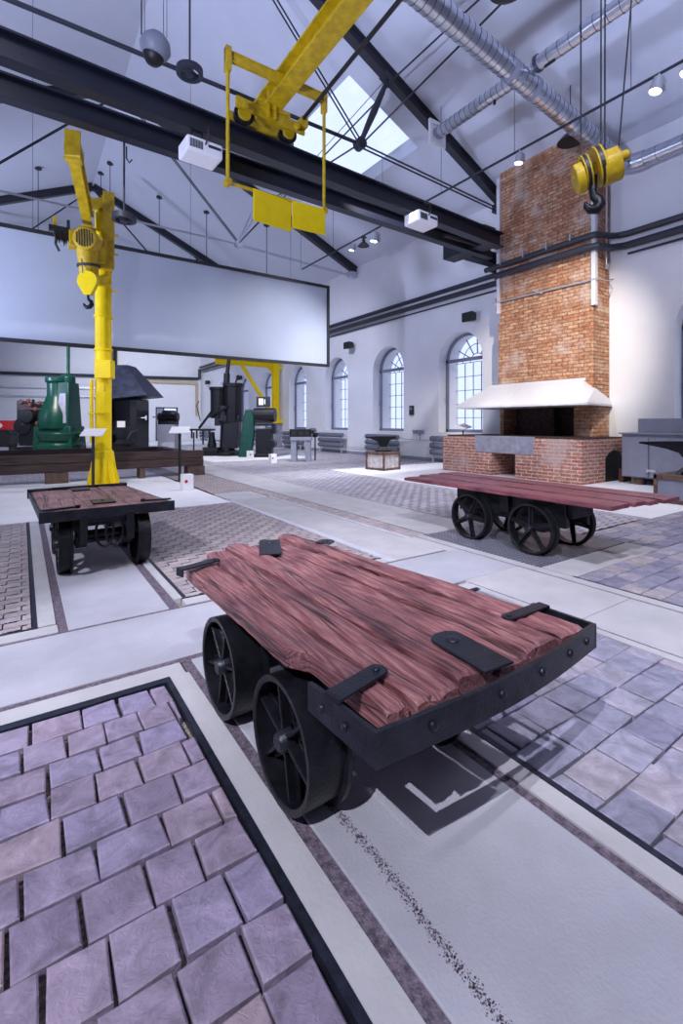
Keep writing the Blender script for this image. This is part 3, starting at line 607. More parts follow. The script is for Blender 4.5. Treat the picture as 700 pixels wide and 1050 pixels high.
# ---------------------------------------------------------------- wall pipes
t=thing('wall_pipe','upper of two dark heating pipes along the window wall, wrapping the chimney','pipe',(11.4,9,5.6)); o=(11.4,9,5.6)
m=MB(); m.tube([(11.42,36.4,5.62),(11.42,8.75,5.62),(11.40,8.6,5.60),(10.72,8.52,5.55)],.07,10)
m.build('pipe','dark_rod',t,off=o,smooth=True)
m=MB(); m.tube([(10.7,8.65,5.55),(10.66,5.75,5.55),(10.68,5.6,5.55),(10.8,5.53,5.55),(11.2,5.5,5.6),(11.36,5.42,5.62),(11.42,5.25,5.62),(11.42,-2.3,5.62)],.07,12)
m.build('pipe','truss_paint',t,off=o,smooth=True)
for y in (8.1,7.4,6.75,6.15): MB().cbox((10.70,y,5.63),(.2,.03,.18)).build('pipe_clamp','alu',t,off=o)
t=thing('wall_pipe','lower of two dark heating pipes along the window wall, wrapping the chimney','pipe',(11.4,9,5.35)); o=(11.4,9,5.35)
m=MB(); m.tube([(11.42,36.4,5.38),(11.42,8.75,5.38),(11.3,8.5,5.36),(10.9,8.42,5.34),(10.72,8.3,5.32),(10.68,8.0,5.31),(10.68,5.8,5.31),(10.75,5.6,5.31),(11.2,5.5,5.33),(11.42,5.3,5.36),(11.42,-2.3,5.36)],.08,12)
m.build('pipe','dark_rod',t,off=o,smooth=True)
t=thing('cable_tray','thin dark cable rail just under the wall pipes','cable rail',(11.5,12,5.24)); MB().beam((11.54,36,5.2),(11.54,8.7,5.2),.05,.04).build('rail','dark_rod',t,off=(11.5,12,5.24))
MB().beam((11.54,5.3,5.2),(11.54,-2,5.2),.05,.04).build('rail','dark_rod',t,off=(11.5,12,5.24))
# far wall pipes
t=thing('wall_pipe','dark pipe along the far gable wall with a tan cover below','pipe',(5,36.6,4.7)); o=(5,36.6,4.7)
m=MB(); m.tube([(-6,36.6,4.35),(11.3,36.6,4.75),(11.42,36.5,4.8),(11.42,36.45,5.5)],.11,10); m.build('pipe','dark_rod',t,off=o)
m=MB(); m.beam((4.5,36.65,4.35),(11.3,36.65,4.42),.12,.22); m.beam((11.25,36.65,4.42),(11.25,36.65,1.9),.22,.12); m.beam((5.6,36.65,4.5),(5.6,36.65,7.0),.22,.12); m.build('cover','tan_pipe',t,off=o)
m=MB(); m.beam((-1.6,36.6,3.62),(4.8,36.6,3.75),.06,.12); m.beam((-1.6,36.6,3.05),(4.8,36.6,3.15),.06,.08); m.beam((-1.6,36.6,3.62),(-1.6,36.6,3.05),.08,.08)
tag(m.build('wall_rail','alu'),'long pale metal rail on the far wall behind the green hammer','wall rail')
# ---------------------------------------------------------------- brick forge with chimney and hood
t=thing('brick_forge','large red brick forge with tall brick chimney against the window wall','forge',(10.6,7,0)); o=(10.6,7,0)
m=MB(); fx0,fx1,fy0,fy1=9.70,11.6,5.36,9.30; oy0,oy1,oz=6.98,7.66,.56
m.box(fx0,fx1,fy0,oy0,0,.95); m.box(fx0,fx1,oy1,fy1,0,.95); m.box(fx0,fx1,oy0,oy1,oz,.95); m.box(10.7,fx1,oy0,oy1,0,oz)
m.build('hearth','hearth_brick',t,off=o,bevel=.01)
# tiny arched niche on the right side, its inner shade painted as a black panel
m=MB(); m.prism([(fx0+.95,fy0-.004,.004),(fx0+1.7,fy0-.004,.004),(fx0+1.7,fy0-.004,.55),(fx0+1.55,fy0-.004,.66),(fx0+1.32,fy0-.004,.70),(fx0+1.1,fy0-.004,.64),(fx0+.95,fy0-.004,.52)],(0,.1,0)); m.build('side_niche','black',t,off=o)
m=MB(); m.box(fx0+.12,fx1,fy0+.06,fy1-.06,.95,.985); m.build('hearth_top','soot_brick',t,off=o,bevel=.004)
m=MB(); m.box(fx0-.012,fx0+.05,6.48,8.17,.575,.985); m.build('lintel_plate','steel_plate',t,off=o,bevel=.004)
cx0,cy0,cy1=10.85,5.74,8.28
m=MB(); m.box(cx0,W,cy0,cy1,1.70,8.25); m.box(cx0,W,cy0,6.2,.985,1.7); m.box(cx0,W,8.16,cy1,.985,1.7); m.box(cx0-.01,W-.02,cy0-.01,cy1+.05,2.2,4.05)
m.build('chimney','chimney_brick',t,off=o,bevel=.012)
m=MB(); m.box(W-.2,W-.05,6.2,8.16,.985,1.7); m.box(cx0+.25,cx0+.42,6.85,7.75,.985,1.7); m.build('fireback','soot_brick',t,off=o)
# hood: front-left, front-right, back-right, back-left at the lip, then the top ring
zl=1.74; lip=[(9.80,8.98),(9.80,5.30),(11.58,5.66),(11.58,8.98)]; tp=[(10.84,8.62),(10.84,5.98),(11.58,5.98),(11.58,8.62)]
m=MB(); m.hexa([(x,y,zl) for x,y in lip]+[(x,y,2.33) for x,y in tp]); m.hexa([(x,y,zl-.045) for x,y in lip]+[(x,y,zl) for x,y in lip]); 
m.box(10.83,10.86,5.9,8.66,2.3,2.36)
for y in (6.1,7.45): m.beam((9.80,y+.15,zl),(10.84,y,2.34),.012,.01)
m.build('hood','white_paint',t,off=o,bevel=.003)
for (y,z0,nm) in ((5.70,4.0,0),(8.30,4.3,0)):
    m=MB(); m.beam((10.84,y,z0),(10.84,y,8.0),.10,.10); m.build('corner_trim','steel_plate' if nm else 'white_paint',t,off=o)
m=MB(); m.tube([(10.80,8.5,4.62),(10.80,5.6,4.58)],.022,8); m.tube([(10.8,5.6,4.58),(11.0,5.42,4.5),(11.3,5.5,4.62),(11.5,5.7,4.7)],.012,6); m.cbox((10.78,7.1,4.62),(.05,.3,.04),0,.5); m.build('rail','alu',t,off=o)
m=MB(); m.tube([(11.3,5.66,8.0),(11.3,5.66,5.0)],.02); m.cbox((11.3,5.64,4.95),(.08,.05,.12)); m.build('cable','alu',t,off=o)
# info panel on hearth
t=thing('info_stand','small info panel standing on the left end of the brick hearth','info panel',(10.3,9.1,.985))
m=MB(); m.cbox((0,0,.22),(.4,.3,.02),0,.35,-.2); m.build('panel','projector_white',t); m=MB(); m.tube([(0,0,0),(0,0,.22)],.02); m.build('post','black',t)
# fire alarm
t=thing('fire_alarm','red fire alarm sounder on the wall left of the chimney','alarm',(11.5,8.85,4.75))
MB().lathe([(.01,0),(.09,.02),(.09,.1),(.02,.12)],(.1,0,.16),(-1,0,0)).build('sounder','red',t,smooth=True); B(.02,.1,-.09,.09,-.18,.0).build('call_box','red',t,bevel=.01)
B(.012,.02,-.05,.05,-.12,-.06).build('label_plate','projector_white',t)
# wall speakers
for i,(y,z) in enumerate([(34.3,4.3),(28.2,4.15),(16.2,4.56),(9.75,4.55)]):
    t=thing('wall_speaker',['black wall speaker nearest the far corner','black wall speaker behind the yellow wall crane brace','black wall speaker between the second and third window from the chimney','black wall speaker high beside the window next to the chimney'][i],'speaker',(11.45,y,z))
    m=MB(); m.hexa([(-.25,-.22,-.16),(.05,-.12,-.1),(.05,.12,-.1),(-.25,.22,-.16),(-.25,-.22,.14),(.05,-.12,.14),(.05,.12,.14),(-.25,.22,.14)]); m.build('cabinet','black',t,bevel=.03)
    m=MB(); m.tube([(0,0,0),(.15,0,.02)],.02); m.build('bracket','alu',t)
# radiators
rl={10.4:'grey tube radiator partly behind the left end of the brick hearth',13.98:'grey tube radiator under the window behind the anvil',17.56:'grey tube radiator under the third window from the chimney',21.14:'grey tube radiator under the window behind the grey vice stand',24.72:'grey tube radiator behind the yellow wall crane post',35.0:'grey tube radiator near the far corner'}
proto=None
for y,l in rl.items():
    if proto is None:
        t=proto=thing('radiator',l,'radiator',(11.3,y,.25),0,'tube radiators under the windows')
        for k in range(3):
            m=MB(); z=.1+k*.22; 
            m.lathe([(.02,-.98),(.09,-.95)]+[(.085 if j%2 else .098,-.95+j*.05) for j in range(1,38)]+[(.09,.95),(.02,.98)],(0,0,z),(0,1,0),14); m.build('tube','radiator_grey',t,smooth=True)
        B(-.02,.02,-.9,-.84,-.25,.6).build('bracket','alu',t); B(-.02,.02,.84,.9,-.25,.6).build('bracket','alu',t); m=MB(); m.tube([(0,-.98,.5),(.2,-1.0,.5)],.015); m.build('valve','alu',t)
    else:
        t=copy_tree(proto); t.location=(11.3,y,.25); t['label']=l
# wall bits
t=thing('wall_switch','small dark control box on the wall between two windows','control box',(11.56,12.6,1.76)); B(-.03,.04,-.1,.1,-.17,.17).build('box','dark_rod',t,bevel=.01); B(-.04,-.03,-.05,.05,.02,.1).build('button_plate','grey_paint',t)
for y,z,l in ((12.2,1.0,'small grey info sign on the wall right of the anvil'),(19.4,1.0,'small grey info sign on the wall above the grey vice stand')):
    t=thing('info_sign',l,'sign',(11.5,y,z)); m=MB(); m.cbox((0,0,0),(.02,.55,.14),0,0,-.4); m.build('plate','steel_plate',t); MB().tube([(0,0,0),(.1,0,-.1),(.1,0,-.3)],.012).build('stem','dark_rod',t)
# pipes near skirting
m=MB(); m.tube([(11.52,9.4,.72),(11.52,13.0,.72)],.014); m.tube([(11.52,14.9,.3),(11.52,16.6,.3)],.014); tag(m.build('heating_pipe','alu'),'thin heating pipes low on the window wall','pipe')
# ---------------------------------------------------------------- carts
def plank(mb,f0,f1,b0,b1,yf,yb,z1,th,seed,rough=.006,round_b=0,ny=36,nx=6,edge=.006,chip=0):
    """f0,f1: x range at the near end, b0,b1 at the far end"""
    top=[];n0=len(mb.v)
    for j in range(ny+1):
        v=j/ny
        row=[]
        for i in range(nx+1):
            u=i/nx
            e0=noise.noise(V(seed*3.1,v*5,0))*edge+noise.noise(V(seed*3.1,v*17,2))*edge*.5; e1=noise.noise(V(seed*3.1+9,v*5,0))*edge+noise.noise(V(seed*3.1+9,v*17,2))*edge*.5
            xa=f0+(b0-f0)*v+e0+(chip*(1 if v<.24 else max(0,1-(v-.24)/.05)) if chip else 0); xb=f1+(b1-f1)*v+e1
            ex=noise.noise(V(u*3,seed*1.7,5))*.02*(1 if (v>.5) else .35)*(1 if v in(0,1) else 0)
            y=yf+(yb-yf)*v+ex
            if v>.94 and round_b: y-=round_b*(abs(u-.5)*2)**2*(v-.94)/.06
            x=xa+(xb-xa)*u
            z=z1+noise.noise(V(x*9,y*3,seed))*rough+noise.noise(V(x*70,y*2,seed))*rough*.3
            if i in(0,nx): z-=.005
            if j in(0,ny): z-=.008
            row.append((x,y,z))
        top.append(row)
    W_=nx+1
    for row in top: mb.v+=row
    for row in top: mb.v+=[(x+(.004 if i==0 else -.004 if i==nx else 0),y,z1-th) for i,(x,y,z) in enumerate(row)]
    N=W_*(ny+1); A=lambda j,i:n0+j*W_+i; Bq=lambda j,i:n0+N+j*W_+i
    for j in range(ny):
        for i in range(nx):
            mb.f.append((A(j,i),A(j,i+1),A(j+1,i+1),A(j+1,i))); mb.f.append((Bq(j,i),Bq(j+1,i),Bq(j+1,i+1),Bq(j,i+1)))
        mb.f.append((A(j,0),A(j+1,0),Bq(j+1,0),Bq(j,0))); mb.f.append((A(j,nx),Bq(j,nx),Bq(j+1,nx),A(j+1,nx)))
    for i in range(nx):
        mb.f.append((A(0,i),Bq(0,i),Bq(0,i+1),A(0,i+1))); mb.f.append((A(ny,i),A(ny,i+1),Bq(ny,i+1),Bq(ny,i)))
def wheel(parent,x,y,r,width,sgn,off,spokes=5,phase=.2):
    """cast wheel on an axle along x; sgn +1: flange on the +x side"""
    c=(x,y,r+.002); w2=width/2
    prof=[(r-.016,-w2),(r,-w2),(r-.002,w2-.012),(r+.018,w2-.008),(r+.018,w2+.008),(r-.02,w2+.008),(r-.022,-w2+.004)]
    if sgn<0: prof=[(a,-b) for a,b in prof]
    m=MB(); m.lathe(prof,c,(1,0,0),44,closed=True); wo=m.build('wheel','iron',parent,off=off,smooth=True)
    wo.name='wheel'
    for k in range(spokes):
        a=phase+2*PI*k/spokes; d=V(0,math.cos(a),math.sin(a)); s=V(1,0,0); tn=d.cross(s)
        C=Vector(c); r0,r1=.03,r-.018; h0,h1=.034,.022; m=MB(); xo=-sgn*width*.12
        for (wd,th,xx) in ((1,.006,-.0),(.22,.035,0)):
            p=[]
            for q in (-1,1):
                for rr,hh in ((r0,h0),(r1,h1)): pass
            a0=C+d*r0+s*xo;a1=C+d*r1+s*xo
            m.hexa([a0-tn*h0*wd-s*th/1,a0+tn*h0*wd-s*th,a1+tn*h1*wd-s*th,a1-tn*h1*wd-s*th,a0-tn*h0*wd+s*th,a0+tn*h0*wd+s*th,a1+tn*h1*wd+s*th,a1-tn*h1*wd+s*th])
        m.build('spoke','iron',wo,off=off,bevel=.003)
    m=MB(); m.lathe([(.001,-.055),(.026,-.055),(.032,-.048),(.04,-.02),(.042,.03),(.001,.03)] if sgn>0 else [(.001,.055),(.026,.055),(.032,.048),(.04,.02),(.042,-.03),(.001,-.03)],Vector(c)+V(-sgn*.02,0,0),(1,0,0),20); m.build('hub','iron_worn',wo,off=off,smooth=True)
    return wo
def cart_under(t,o,xl,xr,y0,y1,r,zdeck,width=.09,spokes=5,frame_in=.14):
    ph=.3
    for y in (y0,y1):
        wheel(t,xl,y,r,width,1,o,spokes,ph); wheel(t,xr,y,r,width,-1,o,spokes,ph+.5); ph+=.45
        m=MB(); m.cyl((xl-.03,y,r),(xr+.03,y,r),.022,seg=14); m.build('axle','iron',t,off=o,smooth=True)
    m=MB()
    a,b=xl+frame_in,xr-frame_in
    for x in (a,b):
        m.box(x-.03,x+.03,y0-.28,y1+.28,r+.03,zdeck); 
        for y in (y0,y1): m.box(x-.045,x+.045,y-.06,y+.06,r-.045,r+.06)
    for y in (y0-.22,(y0+y1)/2,y1+.22): m.box(a,b,y-.025,y+.025,zdeck-.07,zdeck-.005)
    m.box(a-.08,a+.1,(y0+y1)/2-.05,(y0+y1)/2+.05,r+.1,zdeck)
    m.build('underframe','iron',t,off=o,bevel=.006)
# --- cart 1 (foreground)
t=thing('flat_cart','foreground wooden flat cart with thick cracked red-brown planks and iron end band','cart',(1.2,1.75,0)); o=(1.2,1.75,0)
zt=.556; th=.065
# (near x0,x1, far x0,x1, near y, far y)
P1=[(.735,.862,.715,.868,.95,2.56),(.873,1.034,.878,.996,.925,2.70),(1.046,1.198,1.008,1.134,.94,2.77),(1.210,1.372,1.147,1.258,.925,2.73),(1.384,1.545,1.271,1.365,.945,2.60),(1.557,1.70,1.379,1.50,.93,2.82)]
for k,(a,b,c,d,yf,yb) in enumerate(P1):
    m=MB(); plank(m,a,b,c,d,yf,yb,zt+.007*((k*7)%3-1),th,k+1,.011,.035,90,14,.008,.05 if k==0 else 0); m.build('plank','red_wood',t,off=o,smooth=True)
m=MB(); n=14
def bx(i): return .713+(1.743-.713)*i/n
def byy(i): u=i/n; return .900-.035*math.sin(PI*u)+.03*u
for i in range(n):
    x0_,x1_=bx(i),bx(i+1); y0_,y1_=byy(i),byy(i+1)
    m.hexa([(x0_,y0_-.014,zt-.085),(x1_,y1_-.014,zt-.085),(x1_,y1_,zt-.085),(x0_,y0_,zt-.085),(x0_,y0_-.014,zt+.004),(x1_,y1_-.014,zt+.004),(x1_,y1_,zt+.004),(x0_,y0_,zt+.004)])
m.hexa([(.699,.886,zt-.085),(.713,.886,zt-.085),(.690,1.17,zt-.075),(.676,1.17,zt-.075),(.699,.886,zt+.004),(.713,.886,zt+.004),(.690,1.17,zt+.004),(.676,1.17,zt+.004)])
m.hexa([(1.743,.916,zt-.085),(1.757,.916,zt-.085),(1.747,1.17,zt-.075),(1.733,1.17,zt-.075),(1.743,.916,zt+.004),(1.757,.916,zt+.004),(1.747,1.17,zt+.004),(1.733,1.17,zt+.004)])
m.build('end_band','iron_worn',t,off=o)
for u in (.16,.42,.62,.8,.93):
    i=u*n; m=MB(); m.lathe([(.001,-.004),(.014,0),(.012,.007),(.001,.011)],(bx(i),byy(i)-.014,zt-.035),(0,-1,0),12); m.build('rivet','iron_worn',t,off=o,smooth=True)
for y in (1.0,1.1):
    m=MB(); m.lathe([(.001,-.002),(.011,0),(.009,.005),(.001,.007)],(.695-(y-.886)*.08,y,zt-.035),(-1,0,0),12)
    m.build('rivet','iron_worn',t,off=o,smooth=True)
def strap(pts,w,name='strap',z=zt+.008,rounded=True,thk=.008,bend=None):
    # pts: centre line from the edge inwards
    m=MB(); a=Vector((*pts[0],0)); b=Vector((*pts[1],0)); d=(b-a).normalized(); nrm=V(-d.y,d.x,0); L=(b-a).length
    out=[a+nrm*w/2,a-nrm*w/2]
    if rounded:
        for k in range(9):
            an=-PI/2+PI*k/8; out.append(b-d*w*.35+d*math.cos(an)*w*.35*1.0+nrm*math.sin(an)*w/2)
    else: out+=[b-nrm*w/2,b+nrm*w/2]
    m.prism([(p.x,p.y,z) for p in out],(0,0,thk)); 
    if bend: m.prism([(a+nrm*w/2+V(0,0,z+thk)),(a-nrm*w/2+V(0,0,z+thk)),(a-nrm*w/2+V(0,0,z-bend)),(a+nrm*w/2+V(0,0,z-bend))],-d*thk)
    q=b-d*w*.55; m.lathe([(.001,-.002),(w*.2,0),(w*.16,.006),(.001,.008)],(q.x,q.y,z+thk),(0,0,1),12)
    return m.build(name,'iron_worn',t,off=o,bevel=.002)
strap([(.692,1.06),(.90,1.105)],.062,bend=.05); strap([(1.185,.905),(1.205,1.175)],.125,'top_plate'); strap([(1.74,1.12),(1.50,1.125)],.05,bend=.04)
strap([(1.148,2.40),(1.285,2.70)],.125,'top_plate',rounded=False); strap([(1.52,2.45),(1.60,2.50)],.10,'strap'); strap([(.66,2.41),(.88,2.48)],.055,bend=.03)
cart_under(t,o,.792,1.46,1.45,2.05,.212,zt-th-.002,.14,6,.17)
# --- cart 2 (left)
t=thing('flat_cart','smaller wooden flat cart at left on its own track before the jib crane','cart',(.62,5.25,0)); o=(.62,5.25,0)
z2=.575
P2=[(.14,.50,.085,.40,4.52,6.02),(.505,.80,.405,.70,4.53,6.05),(.805,1.15,.705,.99,4.54,6.07)]
for k,(a,b,c,d,yf,yb) in enumerate(P2):
    m=MB(); plank(m,a,b,c,d,yf,yb,z2,.05,k+11,.003,0,30,8,.004); m.build('plank','brown_wood',t,off=o,smooth=True)
m=MB(); m.hexa([(.115,4.495,z2-.085),(1.185,4.525,z2-.085),(1.185,4.54,z2-.085),(.115,4.51,z2-.085),(.115,4.495,z2+.004),(1.185,4.525,z2+.004),(1.185,4.54,z2+.004),(.115,4.51,z2+.004)])
m.hexa([(1.155,4.54,z2-.06),(1.175,4.54,z2-.06),(1.02,6.1,z2-.06),(1.0,6.1,z2-.06),(1.155,4.54,z2-.01),(1.175,4.54,z2-.01),(1.02,6.1,z2-.01),(1.0,6.1,z2-.01)])
m.hexa([(.115,4.5,z2-.06),(.135,4.5,z2-.06),(.08,6.05,z2-.06),(.06,6.05,z2-.06),(.115,4.5,z2-.01),(.135,4.5,z2-.01),(.08,6.05,z2-.01),(.06,6.05,z2-.01)])
m.hexa([(.05,6.03,z2-.08),(1.04,6.09,z2-.08),(1.04,6.11,z2-.08),(.05,6.05,z2-.08),(.05,6.03,z2+.02),(1.04,6.09,z2+.02),(1.04,6.11,z2+.02),(.05,6.05,z2+.02)])
m.build('end_band','iron_worn',t,off=o,bevel=.004)
def bar2(p,q,w=.045): 
    m=MB(); m.beam((*p,z2+.012),(*q,z2+.012),w,.012); m.cyl((*q,z2),(*q,z2+.025),w*.45,seg=10); m.build('strap','iron_worn',t,off=o,bevel=.002)
bar2((.13,4.56),(.40,4.62)); bar2((1.17,4.6),(.93,4.66)); bar2((.06,5.98),(.25,5.98)); bar2((1.02,6.04),(.86,6.0))
m=MB(); m.cbox((.62,4.83,z2+.008),(.19,.24,.012)); m.lathe([(.001,0),(.02,.002),(.001,.01)],(.62,4.85,z2+.014)); m.build('top_plate','iron_worn',t,off=o)
m=MB(); m.cbox((.53,5.85,z2+.008),(.17,.22,.012)); m.build('top_plate','iron_worn',t,off=o)
cart_under(t,o,.305,.93,4.78,5.55,.25,z2-.052,.10,5,.13)
m=MB()
for xx,ph in ((.60,0),(.68,.4)):
    m.tube([(xx+.07*math.sin(a*PI/8+0),4.55+.03*ph,.36+.13*math.cos(a*PI/8)) for a in range(17)],.012,6)
m.tube([(.4,4.62,.44),(.78,4.62,.44)],.02,8); m.tube([(.40,4.8,.30),(.78,4.8,.30)],.04,8); m.build('coupling_rings','iron',t,off=o,smooth=True)
# --- cart 3 (right)
t=thing('flat_cart','long wooden flat cart of loose maroon boards on spoked wheels, standing on chequer plate','cart',(4.6,3.3,0)); o=(4.6,3.3,0)
z3=.60
P3=[(4.13,4.45,4.13,4.42,2.03,4.66),(4.47,4.66,4.44,4.64,2.0,4.72),(4.69,4.87,4.66,4.85,1.97,4.76),(4.90,5.07,4.87,5.03,1.93,4.78),(5.10,5.27,5.05,5.20,1.95,4.79)]
for k,(a,b,c,d,yf,yb) in enumerate(P3):
    m=MB(); plank(m,a,b,c,d,yf,yb,z3+.004*(k%2),.045,k+21,.003,.02,30,5,.004); m.build('plank','maroon_wood',t,off=o,smooth=True)
cart_under(t,o,4.20,4.90,2.83,3.60,.25,z3-.047,.09,5,.16)
m=MB(); m.box(4.36,4.74,2.5,3.95,.38,.55); m.build('side_beam','iron',t,off=o,bevel=.01)
# ---------------------------------------------------------------- jib crane with hoist
t=thing('jib_crane','yellow pillar jib crane with its arm reaching toward the camera','jib crane',(1.435,11.1,0)); o=(1.435,11.1,0)
X,Y=1.435,11.1
m=MB(); m.cyl((X,Y,0),(X,Y,6.0),.16,seg=24); 
m.build('column','yellow',t,off=o,smooth=True)
m=MB()
for a in range(8):
    an=a*PI/4+.3; d=V(math.cos(an),math.sin(an),0); p=V(X,Y,0); n_=V(-d.y,d.x,0)*.012
    q=[p+d*.12,p+d*.33,p+d*.32+V(0,0,.12),p+d*.17+V(0,0,.72),p+d*.12+V(0,0,.72)]
    m.prism([w_-n_ for w_ in q],n_*2)
m.lathe([(.30,0),(.32,.02),(.29,.05),(.2,.7),(.15,.75)],(X,Y,0),seg=8); m.build('base','yellow',t,off=o,bevel=.004)
m=MB(); R=-.59
m.cbox((X-.03,Y-.22,1.72),(.30,.16,.44),R+.59*0-.59); m.cbox((X-.0,Y-.2,2.42),(.34,.2,.38),-.59); m.cbox((X+.02,Y-.1,2.02),(.1,.3,.2),-.59)
m.build('switch_box','yellow',t,off=o,bevel=.015)
m=MB(); m.lathe([(.16,-.02),(.185,-.02),(.185,.02),(.16,.02)],(X,Y,2.85)); m.lathe([(.16,-.02),(.19,-.02),(.19,.02),(.16,.02)],(X,Y,3.55)); m.box(X-.02,X+.02,Y-.2,Y-.16,2.9,3.5)
for z in (4.1,4.9,5.3): m.cyl((X+.1,Y-.1,z),(X+.28,Y-.06,z),.02); 
m.cyl((X-.23,Y-.05,.9),(X-.23,Y-.05,2.2),.035); m.cyl((X-.17,Y-.1,1.5),(X-.3,Y-.1,1.5),.02); m.build('collar','yellow',t,off=o)
# head : vertical channel hinge
m=MB(); m.ibeam((X+.06,Y-.17,4.55),(X+.06,Y-.17,6.1),.22,.26,.02,.02,up=(0,1,0)); m.cbox((X-.06,Y-.12,5.85),(.42,.12,.22),.0); m.cbox((X-.02,Y-.18,4.75),(.36,.26,.5)); m.cbox((X-.05,Y-.2,4.25),(.3,.12,.2))
m.build('hinge_bracket','old_yellow',t,off=o,bevel=.006)
ang=Vector((1.16,11.0,5.42)); tip=Vector((.66,8.45,5.66))
m=MB(); m.ibeam(ang,tip,.17,.34,.025,.05); d=(tip-ang).normalized(); m.cbox(tip,(.22,.04,.42),-.26); m.cbox(tip-d*.2,(.24,.28,.12),-.26); m.cbox(tip-d*.1-V(0,0,.19),(.24,.16,.05),-.26)
m.build('arm','old_yellow',t,off=o,bevel=.004)
# hoist
hp=ang+d*.55; hx,hy=hp.x,hp.y
t=thing('chain_hoist','yellow electric hoist with slotted motor cover hanging under the jib arm','hoist',(hx,hy,4.9)); o=(hx,hy,4.9)
ax=Vector((-.35,-.93,-.12)).normalized(); c=V(hx,hy-.1,4.86)
m=MB(); m.lathe([(.12,-.25),(.22,-.22),(.22,.12),(.205,.16),(.19,.17)],c,tuple(ax),28); m.cyl(c+V(.02,.15,-.1),c+V(.06,.2,-.62),.2,.17,seg=20); m.cbox(c+V(.02,.3,.22),(.3,.4,.16)); m.cbox(c+V(.28,.25,-.1),(.16,.2,.42)); m.cbox(c+V(-.22,.15,.0),(.16,.3,.3)); m.build('motor_housing','old_yellow',t,off=o,smooth=True,bevel=.01)
m=MB(); x_=ax.cross(V(0,0,1)).normalized(); y_=x_.cross(ax)
for i in range(-3,4):
    hh=math.sqrt(max(.0,.165**2-(i*.045)**2)); p=c+ax*.175+x_*(i*.045); m.beam(p-y_*hh,p+y_*hh,.02,.01,tuple(ax))
m.build('cooling_slots','black',t,off=o)
m=MB(); m.lathe([(.2,0),(.212,0),(.212,.05),(.2,.05)],c+V(.045,.18,-.42),(.08,.1,-1)); m.build('band','black',t,off=o)
m=MB()
for i in range(6): m.tube([c+V(-.28-.04*i,.1,.12-.02*(i%2)),c+V(-.30-.04*i,.08,-.10-.03*(i%3)),c+V(-.34-.04*i,.1,.1)],.028,6)
m.cbox(c+V(-.45,.12,.14),(.36,.1,.1)); m.tube([c+V(-.5,.1,.1),c+V(-.52,.1,-.15),c+V(-.46,.1,-.28)],.025,6); m.build('cable_bundle','black',t,off=o)
m=B(hx-.56,hx-.5,hy-.02,hy+.1,4.95,5.22); m.build('cable_carrier','old_yellow',t,off=o)
m=MB(); 
for q in (-.09,.09): m.tube([(hx+q,hy-.05,4.5),(hx+q*.8,hy-.1,4.2)],.008,5)
m.build('hoist_rope','cable',t,off=o)
bp=V(hx+.02,hy-.1,4.06); nn=V(.56,.83,0)*.05; xr=V(.83,-.56,0)
pl=[bp+xr*(.20*math.cos(a))+V(0,0,.20*math.sin(a)+.0) for a in [math.radians(q) for q in range(-10,191,20)]]+[bp+xr*-.07+V(0,0,-.27),bp+xr*.07+V(0,0,-.27)]
m=MB(); m.prism([p-nn for p in pl],nn*2); hb=m.build('hook_block','yellow',t,off=o,bevel=.012)
h0=bp+V(0,0,-.27)
def hook_pts(c,s,xr): return [c+xr*(a*s)+V(0,0,b*s) for a,b in ((0,.1),(0,-.25),(.05,-.45),(.28,-.62),(.34,-.9),(.15,-1.15),(-.15,-1.18),(-.38,-.98),(-.42,-.78))]
m=MB(); m.tube(hook_pts(h0,.2,xr),[.022,.022,.03,.038,.045,.045,.038,.026,.012],10); m.build('hook','iron',hb,off=o,smooth=True)
# ---------------------------------------------------------------- big hook block at right
bx_,by_,bz_=4.98,2.60,3.98
t=thing('crane_hook_block','worn yellow two-sheave crane hook block hanging on steel ropes before the chimney','hook block',(bx_,by_,bz_)); o=(0,0,0)
ax=V(.55,-.795,.27).normalized()   # sheave axle direction, to the viewer's right
def sh(cx,r,w,mt='old_yellow',name='sheave'):
    c=ax*cx; m=MB(); m.lathe([(.03,-w/2),(r*.62,-w*.35),(r,-w/2),(r*.99,-w*.32),(r*.86,0),(r*.99,w*.32),(r,w/2),(r*.62,w*.35),(.03,w/2)],c,tuple(ax),30); so=m.build(name,mt,t,smooth=True)
    m=MB(); m.lathe([(r*.87,-w*.26),(r*.985,-w*.26),(r*.985,w*.26),(r*.87,w*.26)],c,tuple(ax),30,closed=True); m.build('groove','black',so)
up=V(0,0,.06)
sh(-.10,.175,.06); sh(.03,.205,.07)
def cover(cx,r,w,lab):
    # half-round lower cheek cover
    m=MB(); c=ax*cx+V(.0,0,-.03); x_=ax.cross(V(0,0,1)).normalized(); y_=V(0,0,1)-ax*ax.z; y_.normalize()
    pts=[c+x_*(r*math.cos(a))+y_*(r*math.sin(a)) for a in [PI+PI*k/14 for k in range(15)]]
    pts+=[c+x_*r*.75+y_*.10,c-x_*r*.75+y_*.10]
    m.prism(pts,ax*w); return m.build('cheek_cover','old_yellow',t,smooth=True,bevel=.012)
cover(-.215,.165,.09,'l'); cover(.04,.19,.17,'r')
m=MB(); m.lathe([(.03,0),(.05,.0),(.05,.13),(.04,.15),(.001,.15)],ax*.16,tuple(ax),18); m.cyl(ax*-.24,ax*.2,.028); m.cyl(ax*-.02,ax*.06,.055,seg=12); m.build('axle_boss','old_yellow',t,smooth=True,bevel=.004)
m=MB(); h0=V(.0,0,-.20)-ax*.03; 
m.tube(hook_pts(h0,.195,V(.83,-.56,0)),[.036,.038,.045,.055,.062,.06,.048,.03,.014],12); m.cyl(h0+V(0,0,.12),h0+V(0,0,-.04),.04,seg=12); m.build('hook','iron',t,smooth=True)
xr=V(.83,-.56,0)
